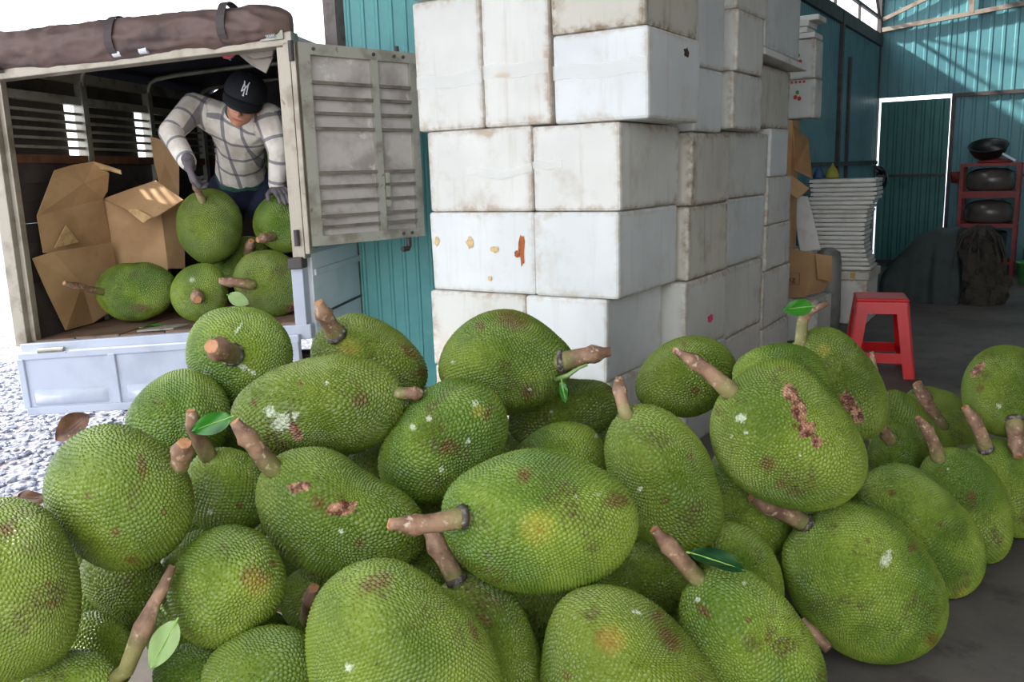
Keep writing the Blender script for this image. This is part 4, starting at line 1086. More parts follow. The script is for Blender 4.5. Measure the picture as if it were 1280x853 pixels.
# loose pieces: brown stalk behind the slanting front fruit, dry leaf by the gravel, curled dry leaf
q0, q1 = at(1002, 778, 2.05), at(1036, 812, 2.0)
o = MB().tube([q0, q0*.6+q1*.4, q1], [.02, .017, .012], 10)
me = o.mesh('cut_stalk'); me.materials.append(M['stem']); me.attributes.new('rootward', 'FLOAT', 'POINT')
tag(link('cut_stalk', me), 'loose brown cut stalk between the slanting front jackfruit and the white-splashed one', 'stalk')
d = 1.72
lf = leaf(None, at(112, 519, d), at(68, 551, d-.02), .046, np.zeros(3), 'leaf_dry', fold=.8, curl=.2, name='dry_leaf')
tag(lf, 'curled brown dry leaf standing behind the big round bruised jackfruit', 'leaf')
lf = leaf(None, at(22, 622, 1.62), at(58, 624, 1.60), .03, np.zeros(3), 'leaf_dry', fold=.3, curl=.1, name='dry_leaf')
tag(lf, 'small brown dry leaf flat on a large jackfruit beside the gravel', 'leaf')

# buried fruits that carry the heap; unseen ones added beside it block light
UNDER = [(-1.75,.8,.125),(-1.75,1.05,.125),(-1.75,1.3,.125),(-1.75,1.55,.125),(-1.7,1.8,.125),(-1.5,1.2,.125),(-1.5,1.45,.125),(-1.45,.8,.125),(-1.45,1.7,.125),(-1.35,1.95,.125),(-1.25,1.1,.125),(-1.25,1.35,.125),(-1.2,.7,.125),(-1.2,1.6,.125),(-1.15,2.1,.125),(-1.1,1.85,.125),(-1.0,.85,.125),(-1.0,2.3,.125),(-.9,1.7,.125),(-.9,2.0,.125),(-.75,.9,.125),(-.75,2.2,.125),(-.7,1.55,.125),(-.7,1.85,.125),(-.6,1.1,.125),(-.55,2.35,.125),(-.4,1.25,.125),
         (-1.65,1.4,.34),(-1.65,1.65,.34),(-1.6,1.9,.34),(-1.35,1.6,.34),(-1.25,1.85,.34),(-1.1,1.5,.34),(-1.05,2.0,.34),(-.9,2.2,.34),(-.85,1.85,.34),(-.7,2.35,.34),(-1.25,2.05,.5),(-1.86,.55,.13),(-1.88,.56,.36),(-1.60,.43,.13),(-1.62,.42,.36),(-2.0,.80,.13),(-1.35,.40,.13)]
EXTRA = [at(766, 560, 2.58), at(545, 640, 2.3), at(452, 560, 2.45), at(630, 580, 2.56), at(98, 705, 2.2), at(110, 775, 2.02), at(245, 655, 2.28), np.array((-1.735, 1.21, .15))]
UNDER = [p for p in UNDER if all(np.linalg.norm(np.array(p)-e) > .21 for e in EXTRA)] + [tuple(e) for e in EXTRA]
UNDER += [(-.56,2.74,.115),(-.52,1.70,.115),(-.40,2.90,.115),(-.36,2.66,.115),(-.20,3.26,.115),(.04,3.26,.115),(-1.52,1.58,.33),(-1.44,1.34,.33),(-1.12,1.74,.33),(-.88,2.14,.33),(-.56,2.54,.33),(-1.80,1.06,.52),(-1.80,1.38,.52),(-1.64,1.54,.52),(-1.44,1.82,.52),(-1.28,1.66,.52),(-.565,2.22,.45)]
V0, n0, F0 = template(1500)
X = V0.copy(); X[:n0] *= 1.018; X[:, 0] *= 1.03; X *= .106
um = fast_mesh('jackfruit', X, F0); um.materials.append(M['rind'])
for k, p in enumerate(UNDER):
    o = link('jackfruit', um); o.location = p; o.rotation_euler = (random.uniform(-.4, .4), random.uniform(-.3, .3), random.uniform(0, 6.28))
    tag(o, 'mostly hidden jackfruit added to carry the heap and block light', 'jackfruit', 'jackfruits buried under the heap')
# ------------------------------------------------------------------ the small truck, rear open towards the heap
TO = at(376, 408, 3.85)
_a, _t = math.radians(8), math.radians(3.4)
_tr = (math.cos(_a)*_R0-math.sin(_a)*_Fh)*math.cos(_t)+np.array((0, 0, math.sin(_t)))
_tf = math.sin(_a)*_R0+math.cos(_a)*_Fh
_tu = np.array((0, 0, 1.0))
_TI = np.linalg.inv(np.c_[_tr, _tf, _tu])
def tl(p): return _tr*p[0]+_tf*p[1]+_tu*p[2]
def lY(x, y, Y):
    d = _TI @ ray(x, y); c = _TI @ (_C-TO); return c+d*((Y-c[1])/d[1])
def lX(x, y, X):
    d = _TI @ ray(x, y); c = _TI @ (_C-TO); return c+d*((X-c[0])/d[0])
truck = empty('cargo_truck', (TO[0], TO[1], 0))
TZ = np.array((0, 0, TO[2]))
tag(truck, 'small white cargo truck with its rear open and brown tarpaulin roof', 'truck')
def tp(name, mb, mat, parent=None, **k):
    mb.v = [tuple(tl(p)+TZ) for p in mb.v]
    return mb.build(name, M[mat], parent or truck, **k)
XL_, XR_ = -1.33, 0.03
for k in range(6):
    x0 = XL_+.01+k*.224
    tp('floor_board', MB().box((x0, 0.0, -.03), (x0+.216, 2.1, .018+.003*(k % 2))), 'bed_wood')
tp('rear_sill', MB().box((XL_-.03, -.035, -.055), (XR_+.03, 0.012, .012)), 'truck_white', bevel=.006)
# lowered tailgate
tg = tp('tailgate', MB().box((-1.355, -.052, -.318), (.01, -.036, -.03)), 'truck_white')
tp('top_rail', MB().box((-1.358, -.064, -.062), (.012, -.034, -.028)), 'truck_white', tg, bevel=.005)
tp('bottom_rail', MB().box((-1.35, -.062, -.325), (.012, -.034, -.288)), 'truck_white', tg, bevel=.005)
for x in (-1.35, -.89, -.43, -.01):
    tp('rib', MB().hexa([(x-.012, -.062, -.29), (x+.022, -.062, -.29), (x+.022, -.034, -.29), (x-.012, -.034, -.29), (x-.016, -.066, -.055), (x+.018, -.066, -.055), (x+.018, -.034, -.055), (x-.016, -.034, -.055)]), 'truck_white', tg, bevel=.004)
for x0, x1 in ((-1.31, -.93), (-.84, -.47), (-.38, -.05)):
    m = MB(); prof = [(-.05, -.205), (-.062, -.215), (-.068, -.235), (-.068, -.262), (-.060, -.278), (-.05, -.284)]
    for x in (x0, x0+.02, x1-.02, x1):
        s = 0 if x in (x0, x1) else 1
        for y, z in prof: m.v.append((x, -.05+(y+.05)*s, z))
    n = len(prof)
    for i in range(3):
        for j in range(n-1): m.f.append((i*n+j, i*n+j+1, (i+1)*n+j+1, (i+1)*n+j))
    tp('swage', m, 'truck_white', tg, smooth=True)
tp('hinge', MB().tube([(-1.25, -.06, -.022), (-1.12, -.06, -.022)], .012, 10), 'galv', tg)
tp('hinge', MB().tube([(-.25, -.06, -.022), (-.12, -.06, -.022)], .012, 10), 'galv', tg)
# rear frame
tp('left_post', MB().box((-1.385, -.03, .0), (-1.325, .05, 1.22)).box((-1.325, 0, 0), (-1.30, .04, 1.2)), 'galv_bright', bevel=.004)
tp('right_post', MB().box((.0, -.03, .27), (.035, .05, 1.22)).box((.035, -.045, .30), (.062, .03, 1.2)).box((.066, -.05, .32), (.088, .02, 1.19)), 'galv_bright', bevel=.003)
bm_t = tp('top_beam', MB().box((-1.39, -.045, 1.185), (.075, .035, 1.24)), 'galv_bright', bevel=.004)
for px_, py_ in ((147, 66), (180, 62)):
    q = lY(px_, py_, -.06); tp('clip', MB().tube([(q[0]-.018, -.06, q[2]), (q[0]+.018, -.06, q[2])], .018, 12), 'white_plastic', bm_t)
q = lY(339, 45, -.055); tp('latch_plate', MB().box((q[0]-.05, -.055, q[2]-.016), (q[0]+.05, -.044, q[2]+.018)), 'galv', bm_t)
tp('latch_spring', MB().tube([(q[0]-.02+.04*t, -.062+.006*math.cos(t*40), q[2]+.006*math.sin(t*40)) for t in np.linspace(0, 1, 50)], .0016, 5), 'white_plastic', bm_t)
q = lY(361, 64, -.05); tp('hinge', MB().tube([(q[0]+.012, -.055, q[2]-.04), (q[0]+.012, -.055, q[2]+.04)], .012, 10), 'steel_dark')
q = lY(368, 298, -.05); tp('hinge', MB().tube([(q[0]+.012, -.055, q[2]-.035), (q[0]+.012, -.055, q[2]+.035)], .012, 10), 'steel_dark')
tp('latch_block', MB().box((-.01, -.07, .26), (.055, .0, .31)), 'steel_dark', bevel=.006)
# left slatted side seen from inside
for y in (.62, 1.25, 1.88):
    tp('side_post', MB().box((XL_-.035, y-.022, 0), (XL_+.02, y+.022, 1.24)), 'galv')
for z, h, m in ((1.235, .05, 'galv'), (1.125, .04, 'galv'), (.835, .04, 'rail_wood')):
    tp('side_rail', MB().box((XL_-.02, .04, z), (XL_+.012, 2.1, z+h)), m)
for z in (.905, .948, .990, 1.032, 1.075):
    tp('slat', MB().box((XL_-.012, .04, z), (XL_+.006, 2.1, z+.013)), 'galv')
for y0, y1 in ((.04, .50), (.70, 1.13), (1.33, 2.08)):
    tp('side_sheet', MB().box((XL_-.028, y0, .86), (XL_-.022, y1, 1.24)), 'dusty_pane')
tp('side_sheet', MB().box((XL_-.028, .04, 1.165), (XL_-.02, 2.1, 1.24)), 'dusty_pane')
for k in range(9):
    z = .0+k*.093
    tp('side_board', MB().box((XL_-.03, .04, z), (XL_-.005-.004*(k % 2), 2.1, z+.0925)), 'dusty_pane')
tp('side_panel_outer', MB().box((XL_-.06, 0, -.16), (XL_-.032, 2.1, .36)), 'truck_white', bevel=.006)
# right side
sp_r = tp('side_panel_outer', MB().box((XR_+.005, .03, -.16), (XR_+.032, 2.1, .325)), 'truck_white_clean', bevel=.005)
tp('side_crease', MB().box((XR_+.03, .05, .215), (XR_+.042, 2.08, .245)), 'truck_white_clean', sp_r, bevel=.004)
tp('side_crease', MB().box((XR_+.03, .05, .03), (XR_+.038, 2.08, .04)), 'steel_dark', sp_r)
tp('side_rim', MB().box((XR_-.005, -.01, .315), (XR_+.045, 2.1, .34)), 'truck_white', sp_r, bevel=.004)
tp('corner_post', MB().box((-.012, -.034, -.0), (.042, .03, .27)), 'truck_white', bevel=.004)
tp('side_sheet', MB().box((XR_-.01, .05, .33), (XR_-.002, 2.1, 1.18)), 'dusty_pane')
for y in (.62, 1.25, 1.88):
    tp('side_post', MB().box((XR_, y-.022, .33), (XR_+.03, y+.022, 1.17)), 'galv')
fbm = MB(); fbm.slab([(XL_-.04, 2.12, -.03), (XR_+.04, 2.12, -.03), (XR_+.04, 2.12, 1.20), (XR_-.08, 2.12, 1.283), (XR_-.22, 2.12, 1.328), (-.65, 2.12, 1.348), (XL_+.05, 2.12, 1.343), (XL_-.04, 2.12, 1.30)], (0, 1, 0), .03)
tp('front_bulkhead', fbm, 'dusty_pane')
# hoops and canvas roof
for y in (.62, 1.25, 1.88):
    P = [(XL_+.01, y, 1.22), (XL_+.012, y, 1.26), (XL_+.03, y, 1.295), (XL_+.07, y, 1.312), (XL_+.2, y, 1.322), (-.65, y, 1.327), (XR_-.25, y, 1.31), (XR_-.10, y, 1.265), (XR_-.03, y, 1.215), (XR_-.01, y, 1.15)]
    tp('roof_hoop', MB().tube(P, .013, 8), 'galv', smooth=True)
m = MB(); prof = [(XL_-.045, 1.20), (XL_-.04, 1.30), (XL_-.01, 1.335), (XL_+.05, 1.345), (-.65, 1.35), (XR_-.22, 1.33), (XR_-.08, 1.285), (XR_+.035, 1.21), (XR_+.045, 1.08)]
for y in (.02, .6, 1.2, 1.8, 2.14):
    for x, z in prof: m.v.append((x, y, z))
n = len(prof)
for i in range(4):
    for j in range(n-1): m.f.append((i*n+j, i*n+j+1, (i+1)*n+j+1, (i+1)*n+j))
rf = tp('canvas_roof', m, 'tarp_inner', fix=False)
sm = rf.modifiers.new('thickness', 'SOLIDIFY'); sm.thickness = .006; sm.offset = 1
# rolled tarpaulin above the opening
m = MB(); nx, na = 220, 56
rr = np.random.default_rng(5); fr_ = rr.uniform(5, 26, 8); ph_ = rr.uniform(0, 6, 8); an_ = rr.integers(1, 4, 8)
for i in range(nx+1):
    u = i/nx; x = -1.50+1.575*u
    end = min(1, (1-u)*14)**.5
    zc, hh, dd_ = 1.302-.02*u, .072+.012*math.sin(2.2*u+.6), .085
    for j in range(na):
        a = 2*math.pi*j/na
        f_ = 1+.07*math.sin(a*3+4*u)+sum(.030*math.sin(fr_[k]*u*2+an_[k]*2*a+ph_[k]) for k in range(8))-.10*abs(math.sin(5.5*a+9*u+2*math.sin(11*u)))**.5*(.5+.5*math.sin(17*u+a))
        n1 = mnoise.noise((x*6.0, math.cos(a)*1.6, math.sin(a)*1.6)); n2 = mnoise.noise((x*15.0+9, math.cos(a)*2.5+x*4, math.sin(a)*2.5))
        f_ = 1.04+.20*(.35-abs(n1)*1.6)+.05*(.3-abs(n2)*1.5)+.05*math.sin(3*a)
        m.v.append((x, -.01+dd_*f_*math.cos(a)*end, zc-.02*(1-end)+hh*f_*math.sin(a)*(.45+.55*end)))
for i in range(nx):
    for j in range(na): m.f.append((i*na+j, i*na+(j+1) % na, (i+1)*na+(j+1) % na, (i+1)*na+j))
m.f.append(tuple(range(na))); m.f.append(tuple(nx*na+j for j in range(na-1, -1, -1)))
ro = tp('tarpaulin_roll', m, 'tarp', smooth=True)
for x in (-1.26, -.70, -.20):
    P = [(x+.004*math.sin(3*a), -.01+.10*math.cos(a), 1.297+.092*math.sin(a)) for a in np.linspace(0, 2*math.pi, 25)]
    s_ = MB()
    for k in range(24): s_.hexa([(P[k][0]-.018, P[k][1], P[k][2]), (P[k][0]+.018, P[k][1], P[k][2]), (P[k][0]+.018, P[k][1]*.97, P[k][2]-.002), (P[k][0]-.018, P[k][1]*.97, P[k][2]-.002), (P[k+1][0]-.018, P[k+1][1], P[k+1][2]), (P[k+1][0]+.018, P[k+1][1], P[k+1][2]), (P[k+1][0]+.018, P[k+1][1]*.97, P[k+1][2]-.002), (P[k+1][0]-.018, P[k+1][1]*.97, P[k+1][2]-.002)])
    tp('strap', s_, 'strap', ro)
# hanging grey cloth and red-blue rope under the beam
q = [lY(296, 66, .06), lY(345, 58, .06), lY(340, 76, .06), lY(333, 92, .08), lY(315, 82, .07)]
ck = MB().slab(q, (0, 1, .1), .012)
ck.slab([lY(300, 64, .04), lY(343, 57, .04), lY(341, 70, .04), lY(318, 74, .04)], (0, 1, .05), .01)
tp('hanging_cloth', ck, 'grey_cloth', bevel=.003)
for k in range(7):
    t0 = random.uniform(0, 6)
    P = [lY(283+14*(u-.5)+5*math.sin(t0+9*u), 66+8*(u-.5)+5*math.cos(t0*1.3+8*u), .05+.01*math.sin(7*u+k)) for u in np.linspace(0, 1, 12)]
    tp('rope', MB().tube(P, .005, 6), 'rope_red' if k % 2 else 'rope_blue')
# right door, swung open
h0, h1 = np.array((.09, -.03)), np.array((.508, .30))
def dp(u, z, off=0.0):
    n_ = np.array(((h1-h0)[1], -(h1-h0)[0])); n_ /= np.linalg.norm(n_)
    p = h0+(h1-h0)*u+n_*off
    zt = 1.195-.05*u; zb = .350-.012*u
    return (p[0], p[1], zb+(zt-zb)*z)
def dbar(u0, u1, z0, z1, t0=-.012, t1=.018):
    return MB().hexa([dp(u0, z0, t1), dp(u1, z0, t1), dp(u1, z0, t0), dp(u0, z0, t0), dp(u0, z1, t1), dp(u1, z1, t1), dp(u1, z1, t0), dp(u0, z1, t0)])
dr = tp('rear_door', dbar(.06, .98, .03, .97, -.010, -.004), 'door_sheet')
tp('frame_rail', dbar(0, 1, .945, 1), 'galv', dr); tp('frame_rail', dbar(0, 1, 0, .05), 'galv', dr)
tp('frame_stile', dbar(0.0, .09, 0.05, .945), 'galv', dr); tp('frame_stile', dbar(.935, 1, .05, .945), 'galv', dr); tp('frame_stile', dbar(.595, .655, .05, .945), 'galv', dr)
for zz in (.805, .73, .655, .58, .36, .29, .215, .14, .085):
    tp('slat', dbar(.09, .595, zz, zz+.016, .008, .022), 'slat_steel', dr); tp('slat', dbar(.655, .935, zz, zz+.016, .008, .022), 'slat_steel', dr)
tp('lock_plate', dbar(.66, .70, .18, .36, .0, .022), 'galv', dr)
P = [dp(.86, .02, .0), dp(.86, -.05, .0), dp(.84, -.062, .01), dp(.78, -.062, .02)]
tp('bolt', MB().tube(P, .012, 8), 'steel_dark', dr)
tp('bolt', MB().tube([dp(.84, .97, 0), dp(.84, 1.03, 0)], .011, 8), 'steel_dark', dr)
for u, z in ((.80, .972), (.88, .972), (.80, .025), (.88, .025), (.62, .972), (.12, .972)):
    tp('rivet', MB().tube([dp(u, z, .016), dp(u, z, .022)], .008, 8), 'steel_dark', dr)
# running gear under the bed
for x in (XL_+.12, XR_-.12):
    c = tl((x, .75, 0)); zc = .255-.0
    wh = MB(); R_ = .262
    prof = [(.10, -.07), (.15, -.075), (.16, -.06), (.25, -.065), (R_, -.05), (R_, .05), (.25, .065), (.16, .06), (.15, .075), (.10, .07), (.10, -.07)]
    wh.lathe(prof, 28)
    ax = _tr*np.array((1, 1, 0)); ax /= np.linalg.norm(ax)
    wh.v = [tuple(np.array((c[0], c[1], zc-.022+.008))+ax*p[2]+_tf*p[0]+_tu*p[1]) for p in wh.v]
    w_ = wh.build('wheel', M['rubber'], truck, smooth=True)
    hub = MB().lathe([(0, .05), (.09, .045), (.10, .03), (.10, -.03), (.09, -.045), (0, -.05)], 20)
    hub.v = [tuple(np.array((c[0], c[1], zc-.022+.008))+ax*p[2]+_tf*p[0]+_tu*p[1]) for p in hub.v]
    hub.build('hub', M['galv'], w_, smooth=True)
tp('axle', MB().tube([(XL_+.12, .75, -.25), (XR_-.12, .75, -.29)], .04, 10), 'steel_dark')
for x in (-.95, -.35):
    tp('chassis_beam', MB().box((x-.03, .05, -.16), (x+.03, 2.1, -.03)), 'steel_dark')

# ------------------------------------------------------------------ torn cardboard carton on the bed
cb = empty('cardboard_box', (TO[0], TO[1], TO[2])); tag(cb, 'big torn cardboard carton with open flaps on the truck bed', 'box')
def panel(name, pts, t=.005, mat='card'):
    P = [tl(lY(x, y, Y)) for x, y, Y in pts]
    n_ = np.zeros(3)
    for i in range(len(P)):
        a, b = P[i], P[(i+1) % len(P)]; n_ += np.cross(a, b)
    # slightly bent sheets are split into a fan so that faces stay flat
    c0 = sum(P)/len(P); m = MB(); n_ /= np.linalg.norm(n_)
    k = len(P); vs = [p+n_*t/2 for p in P]+[c0+n_*t/2]+[p-n_*t/2 for p in P]+[c0-n_*t/2]
    fs = [(i, (i+1) % k, k) for i in range(k)]+[(k+1+(i+1) % k, k+1+i, 2*k+1) for i in range(k)]+[((i+1) % k, i, k+1+i, k+1+(i+1) % k) for i in range(k)]
    m.add(vs, fs)
    return m.build(name, M[mat], cb)
panel('back_flap', [(68,213,.24),(92,206,.36),(117,202,.47),(126,206,.50),(136,217,.53),(134,239,.54),(128,249,.54),(88,259,.34),(46,270,.13)])
panel('curled_edge', [(117,202,.47),(140,209,.50),(151,213,.48),(152,218,.48),(138,214,.51),(126,212,.49)], mat='card_light')
panel('side_panel', [(46,270,.13),(88,259,.34),(128,249,.54),(136,290,.57),(143,333,.60),(100,320,.36),(54,316,.14)])
panel('lower_flap', [(40,323,.07),(66,315,.17),(139,303,.53),(146,338,.56),(152,380,.58),(116,404,.44),(82,413,.22),(60,368,.14)])
panel('front_panel', [(129,249,.56),(165,255,.60),(201,263,.64),(206,300,.64),(210,336,.64),(212,380,.64),(152,390,.63),(144,333,.60)])
panel('top_flap', [(129,249,.56),(162,237,.60),(195,226,.64),(212,238,.56),(229,250,.50),(200,268,.44),(179,279,.40),(158,262,.48)])
panel('flap_edge', [(158,262,.474),(179,279,.394),(190,272,.40),(172,262,.45)], mat='card_light')
panel('end_panel', [(201,263,.64),(229,252,.76),(231,336,.74),(210,336,.64)])
panel('rear_flap', [(188,171,.90),(206,176,.92),(224,196,.94),(224,246,.90),(199,231,.84),(193,205,.87)])
panel('torn_tab', [(68,310,.19),(82,282,.27),(98,303,.34)], t=.004, mat='card_light')
m = MB(); m.slab([tl(lY(x, y, .38)) for x, y in ((36,318),(41,308),(44,309),(40,322))], _tf, .002); m.slab([tl(lY(x, y, .38)) for x, y in ((36,326),(39,326),(46,345),(58,372),(55,372),(42,346))], _tf, .002)
m.build('plastic_strip', M['white_plastic'], cb)

# ------------------------------------------------------------------ jackfruits on the truck bed
def tdist(x, y, Y):
    p = lY(x, y, Y); return float((tl(p)+TO-_C) @ _F)
GT = 'jackfruits on the truck bed'
TJ = {}
TF = {
 't1': ((168,366,.37), .95, [(119,362),(123,347),(136,337),(167,331),(199,333),(219,347),(219,362),(213,380),(191,395),(163,400),(136,392),(121,376)], 'long jackfruit lying against the torn carton', [(175,385,7,B_,3,.1)]),
 't2': ((249,366,.24), .95, [(213,365),(222,344),(247,331),(270,333),(283,351),(284,375),(271,395),(247,402),(224,392)], 'jackfruit on the truck bed with its stub stem facing out', [(240,350,5,L_)]),
 't3': ((260,284,.47), .9, [(220,274),(226,256),(247,240),(275,238),(295,256),(302,284),(296,310),(277,327),(255,330),(235,316),(223,294)], 'jackfruit swinging from the hand of the worker', []),
 't4': ((295,325,.61), .95, [(266,333),(278,312),(294,300),(315,296),(332,305),(335,330),(318,352),(288,356),(270,348)], 'jackfruit wedged behind the others in front of the worker', []),
 't5': ((334,354,.27), .9, [(291,345),(303,323),(327,314),(355,318),(373,335),(379,359),(375,383),(355,394),(327,391),(306,378),(294,364)], 'jackfruit with a long stem and a small leaf at the truck bed edge', [(368,388,9,W_)]),
 't6': ((350,278,.56), .9, [(316,278),(322,260),(338,246),(360,241),(380,250),(388,278),(380,305),(360,316),(335,306),(320,295)], 'jackfruit under the worker\'s resting gloved hand', []),
 't7': ((335,212,1.45), .95, [(310,215),(320,196),(340,190),(360,200),(365,222),(350,240),(325,238)], 'dark jackfruit stacked behind the worker, upper one', []),
 't8': ((345,255,1.2), .95, [(318,260),(328,236),(350,230),(370,245),(372,272),(352,288),(328,282)], 'dark jackfruit stacked behind the worker, lower one', []),
 't9': ((330,165,1.74), .95, [(308,170),(318,148),(338,142),(356,155),(358,178),(340,192),(318,188)], 'dark jackfruit at the top of the stack behind the worker', []),
}
for i, (k, (cc, tf, ol, lab, sp)) in enumerate(TF.items()):
    TJ[k] = jackfruit(lab, tdist(*cc), tf, ol, sp, GT, fine=1.5, seed=100+i)
for k, ro, ti, tw, r0, r1 in (('t1', (122,362), (80,354), .20, 4.5, 3.5), ('t2', (247,374), (247,375), .05, 7, 7), ('t5', (309,355), (274,351), .06, 6.5, 5), ('t6', (337,300), (322,300), .07, 6, 5), ('t4', (311,312), (314,301), .09, 6, 5), ('t3', (250,246), (242,226), .055, 5, 4)):
    ST[k] = stem(TJ[k], ro, ti, tw, r0, r1, 0, collar=False)
d = TJ['t5']['dist']-.2
leaf(ST['t5'][0], at(285, 369, d), at(311, 380, d), .062, TJ['t5']['ctr'], 'leaf_pale', fold=.1)
# leaf on the bed and a grey offcut
p = tl(lY(176, 413, .1))+TO+np.array((0, 0, .012)); q = tl(lY(206, 410, .12))+TO+np.array((0, 0, .012))
lf = leaf(None, p, q, .05, np.zeros(3), 'leaf', fold=.3, normal=(0, 0, 1), curl=.02, name='green_leaf'); tag(lf, 'green leaf lying flat on the truck bed edge', 'leaf')
of = MB(); of.v = [tuple(tl(v_)+TO) for v_ in ((-.80, .02, .022), (-.62, .02, .022), (-.60, .12, .022), (-.74, .14, .022), (-.80, .02, .03), (-.62, .02, .03), (-.60, .12, .03), (-.74, .14, .03))]
of.f = [(0,3,2,1),(4,5,6,7),(0,1,5,4),(1,2,6,5),(2,3,7,6),(3,0,4,7)]
tag(of.build('cardboard_scrap', M['grey_cloth']), 'grey flat scrap lying on the truck bed edge', 'scrap')
# ------------------------------------------------------------------ worker bending forward inside the truck
def LP(x, y, Y): return tl(lY(x, y, Y))+TO
def wl(x, y, z): return tl((x, y, z))+TO
feet = wl(-.58, .95, .02)
worker = empty('person', feet)
tag(worker, 'person in a plaid shirt and black cap bending over to lift a jackfruit', 'person')
_ball = None
def ball(bm, c, r, axes=None):
    """ellipsoid: r scalar or 3 radii along axes"""
    g = bmesh.ops.create_icosphere(bm, subdivisions=3, radius=1.0)
    rr = np.array([r]*3 if not hasattr(r, '__len__') else r, float)
    A = np.eye(3) if axes is None else np.array(axes, float)
    for v in g['verts']:
        p = np.array(v.co)*rr
        v.co = Vector(p @ A + np.array(c))
def capsule(bm, a, ra, b, rb, n=10):
    """tapered limb segment as a row of overlapping balls plus a cone wall"""
    a = np.array(a, float); b = np.array(b, float)
    tmp = bmesh.new()
    for c, r in ((a, ra), (b, rb)):
        bmesh.ops.create_icosphere(tmp, subdivisions=2, radius=r, matrix=Matrix.Translation(Vector(c)))
    res = bmesh.ops.convex_hull(tmp, input=tmp.verts[:])
    bmesh.ops.delete(tmp, geom=[g for g in res['geom_interior'] if isinstance(g, bmesh.types.BMVert)], context='VERTS')
    m_ = bpy.data.meshes.new('tmp'); tmp.to_mesh(m_); tmp.free(); bm.from_mesh(m_); bpy.data.meshes.remove(m_)
def fuse(name, fill, mat, parent, voxel=.008, it=6):
    """one continuous skin over overlapping shapes"""
    bm = bmesh.new(); fill(bm)
    m_ = bpy.data.meshes.new(name); bm.to_mesh(m_); bm.free()
    o = bpy.data.objects.new(name, m_); col.objects.link(o)
    r_ = o.modifiers.new('r', 'REMESH'); r_.mode = 'VOXEL'; r_.voxel_size = voxel
    s_ = o.modifiers.new('s', 'SMOOTH'); s_.factor = .5; s_.iterations = it
    dg = bpy.context.evaluated_depsgraph_get(); dg.update()
    me = bpy.data.meshes.new_from_object(o.evaluated_get(dg))
    bpy.data.objects.remove(o, do_unlink=True)
    V = np.empty(len(me.vertices)*3, np.float32); me.vertices.foreach_get('co', V); V = V.reshape(-1, 3)
    me.vertices.foreach_set('co', (V-np.array(feet, np.float32)).ravel()); me.update()
    me.polygons.foreach_set('use_smooth', [True]*len(me.polygons))
    me.materials.clear(); me.materials.append(M[mat]); me.name = name
    return link(name, me, parent), V
J = dict(pel=wl(-.64, .93, .66), waist=wl(-.60, .83, .76), chest=wl(-.50, .66, .925), nb=LP(298, 140, .56),
         sL=LP(243, 134, .56), sR=LP(336, 147, .54), eL=LP(213, 166, .37), wL=LP(236, 205, .26), eR=LP(349, 190, .52), wR=LP(346, 234, .56),
         hipL=wl(-.73, .94, .64), hipR=wl(-.55, .95, .64), kL=wl(-.77, .90, .36), kR=wl(-.47, .92, .36), aL=wl(-.76, 1.06, .11), aR=wl(-.48, 1.08, .11),
         tL=wl(-.77, .93, .061), tR=wl(-.47, .95, .061))
hc = LP(304, 126, .42)
fh = tl((.16, -.84, -.48)); fh /= np.linalg.norm(fh)
uh = tl((.48, -.30, .85)); uh -= fh*(uh @ fh); uh /= np.linalg.norm(uh)
rh = np.cross(fh, uh)        # the worker's own right... left/right symmetric
HA = [rh, fh, uh]
def hp_(r, f_, u): return hc+rh*r+fh*f_+uh*u
def body(bm):
    ball(bm, hp_(0, -.012, .02), (.076, .094, .098), HA)          # skull
    ball(bm, hp_(0, .028, -.045), (.060, .062, .066), HA)          # face
    ball(bm, hp_(0, .055, -.088), (.030, .026, .024), HA)          # chin
    for s in (-1, 1):
        ball(bm, hp_(s*.036, .052, -.03), (.024, .022, .020), HA)  # cheeks
        ball(bm, hp_(s*.030, .076, .018), (.026, .012, .008), HA)  # brows
        ball(bm, hp_(s*.078, -.01, -.015), (.010, .018, .030), HA) # ears
        ball(bm, hp_(s*.012, .088, -.032), (.009, .009, .008), HA) # nostrils
    capsule(bm, hp_(0, .078, .006), .008, hp_(0, .100, -.028), .011)  # nose
    capsule(bm, hp_(-.018, .080, -.060), .007, hp_(.018, .080, -.060), .007)  # mouth
    capsule(bm, hp_(0, -.02, -.05), .052, J['nb'], .058)           # neck
    capsule(bm, J['nb'], .05, J['chest'], .085); capsule(bm, J['chest'], .085, J['waist'], .085); capsule(bm, J['waist'], .085, J['pel'], .10)
    capsule(bm, J['sL'], .05, J['chest'], .09); capsule(bm, J['sR'], .05, J['chest'], .09)
    for s in 'LR':
        capsule(bm, J['s'+s], .048, J['e'+s], .036); capsule(bm, J['e'+s], .036, J['w'+s], .026)
        capsule(bm, J['hip'+s], .085, J['k'+s], .052); capsule(bm, J['k'+s], .052, J['a'+s], .034); capsule(bm, J['a'+s], .036, J['t'+s], .028)
bd, _ = fuse('body', body, 'skin', worker, .0055, 3)
for s in (-1, 1):
    m = MB(); c0 = hp_(s*.030, .077, .0)
    b2 = bmesh.new(); ball(b2, c0-feet, (.014, .008, .006), HA); mm = bpy.data.meshes.new('eye'); b2.to_mesh(mm); b2.free(); mm.materials.append(M['eye_dark']); link('eye', mm, bd)
b2 = bmesh.new(); ball(b2, hp_(0, .084, -.061)-feet, (.022, .006, .006), HA); mm = bpy.data.meshes.new('lips'); b2.to_mesh(mm); b2.free(); mm.materials.append(M['lip']); link('lips', mm, bd)
b2 = bmesh.new(); ball(b2, hp_(0, -.03, .015)-feet, (.081, .084, .082), HA); mm = bpy.data.meshes.new('hair'); b2.to_mesh(mm); b2.free(); mm.materials.append(M['hair']); link('hair', mm, worker)
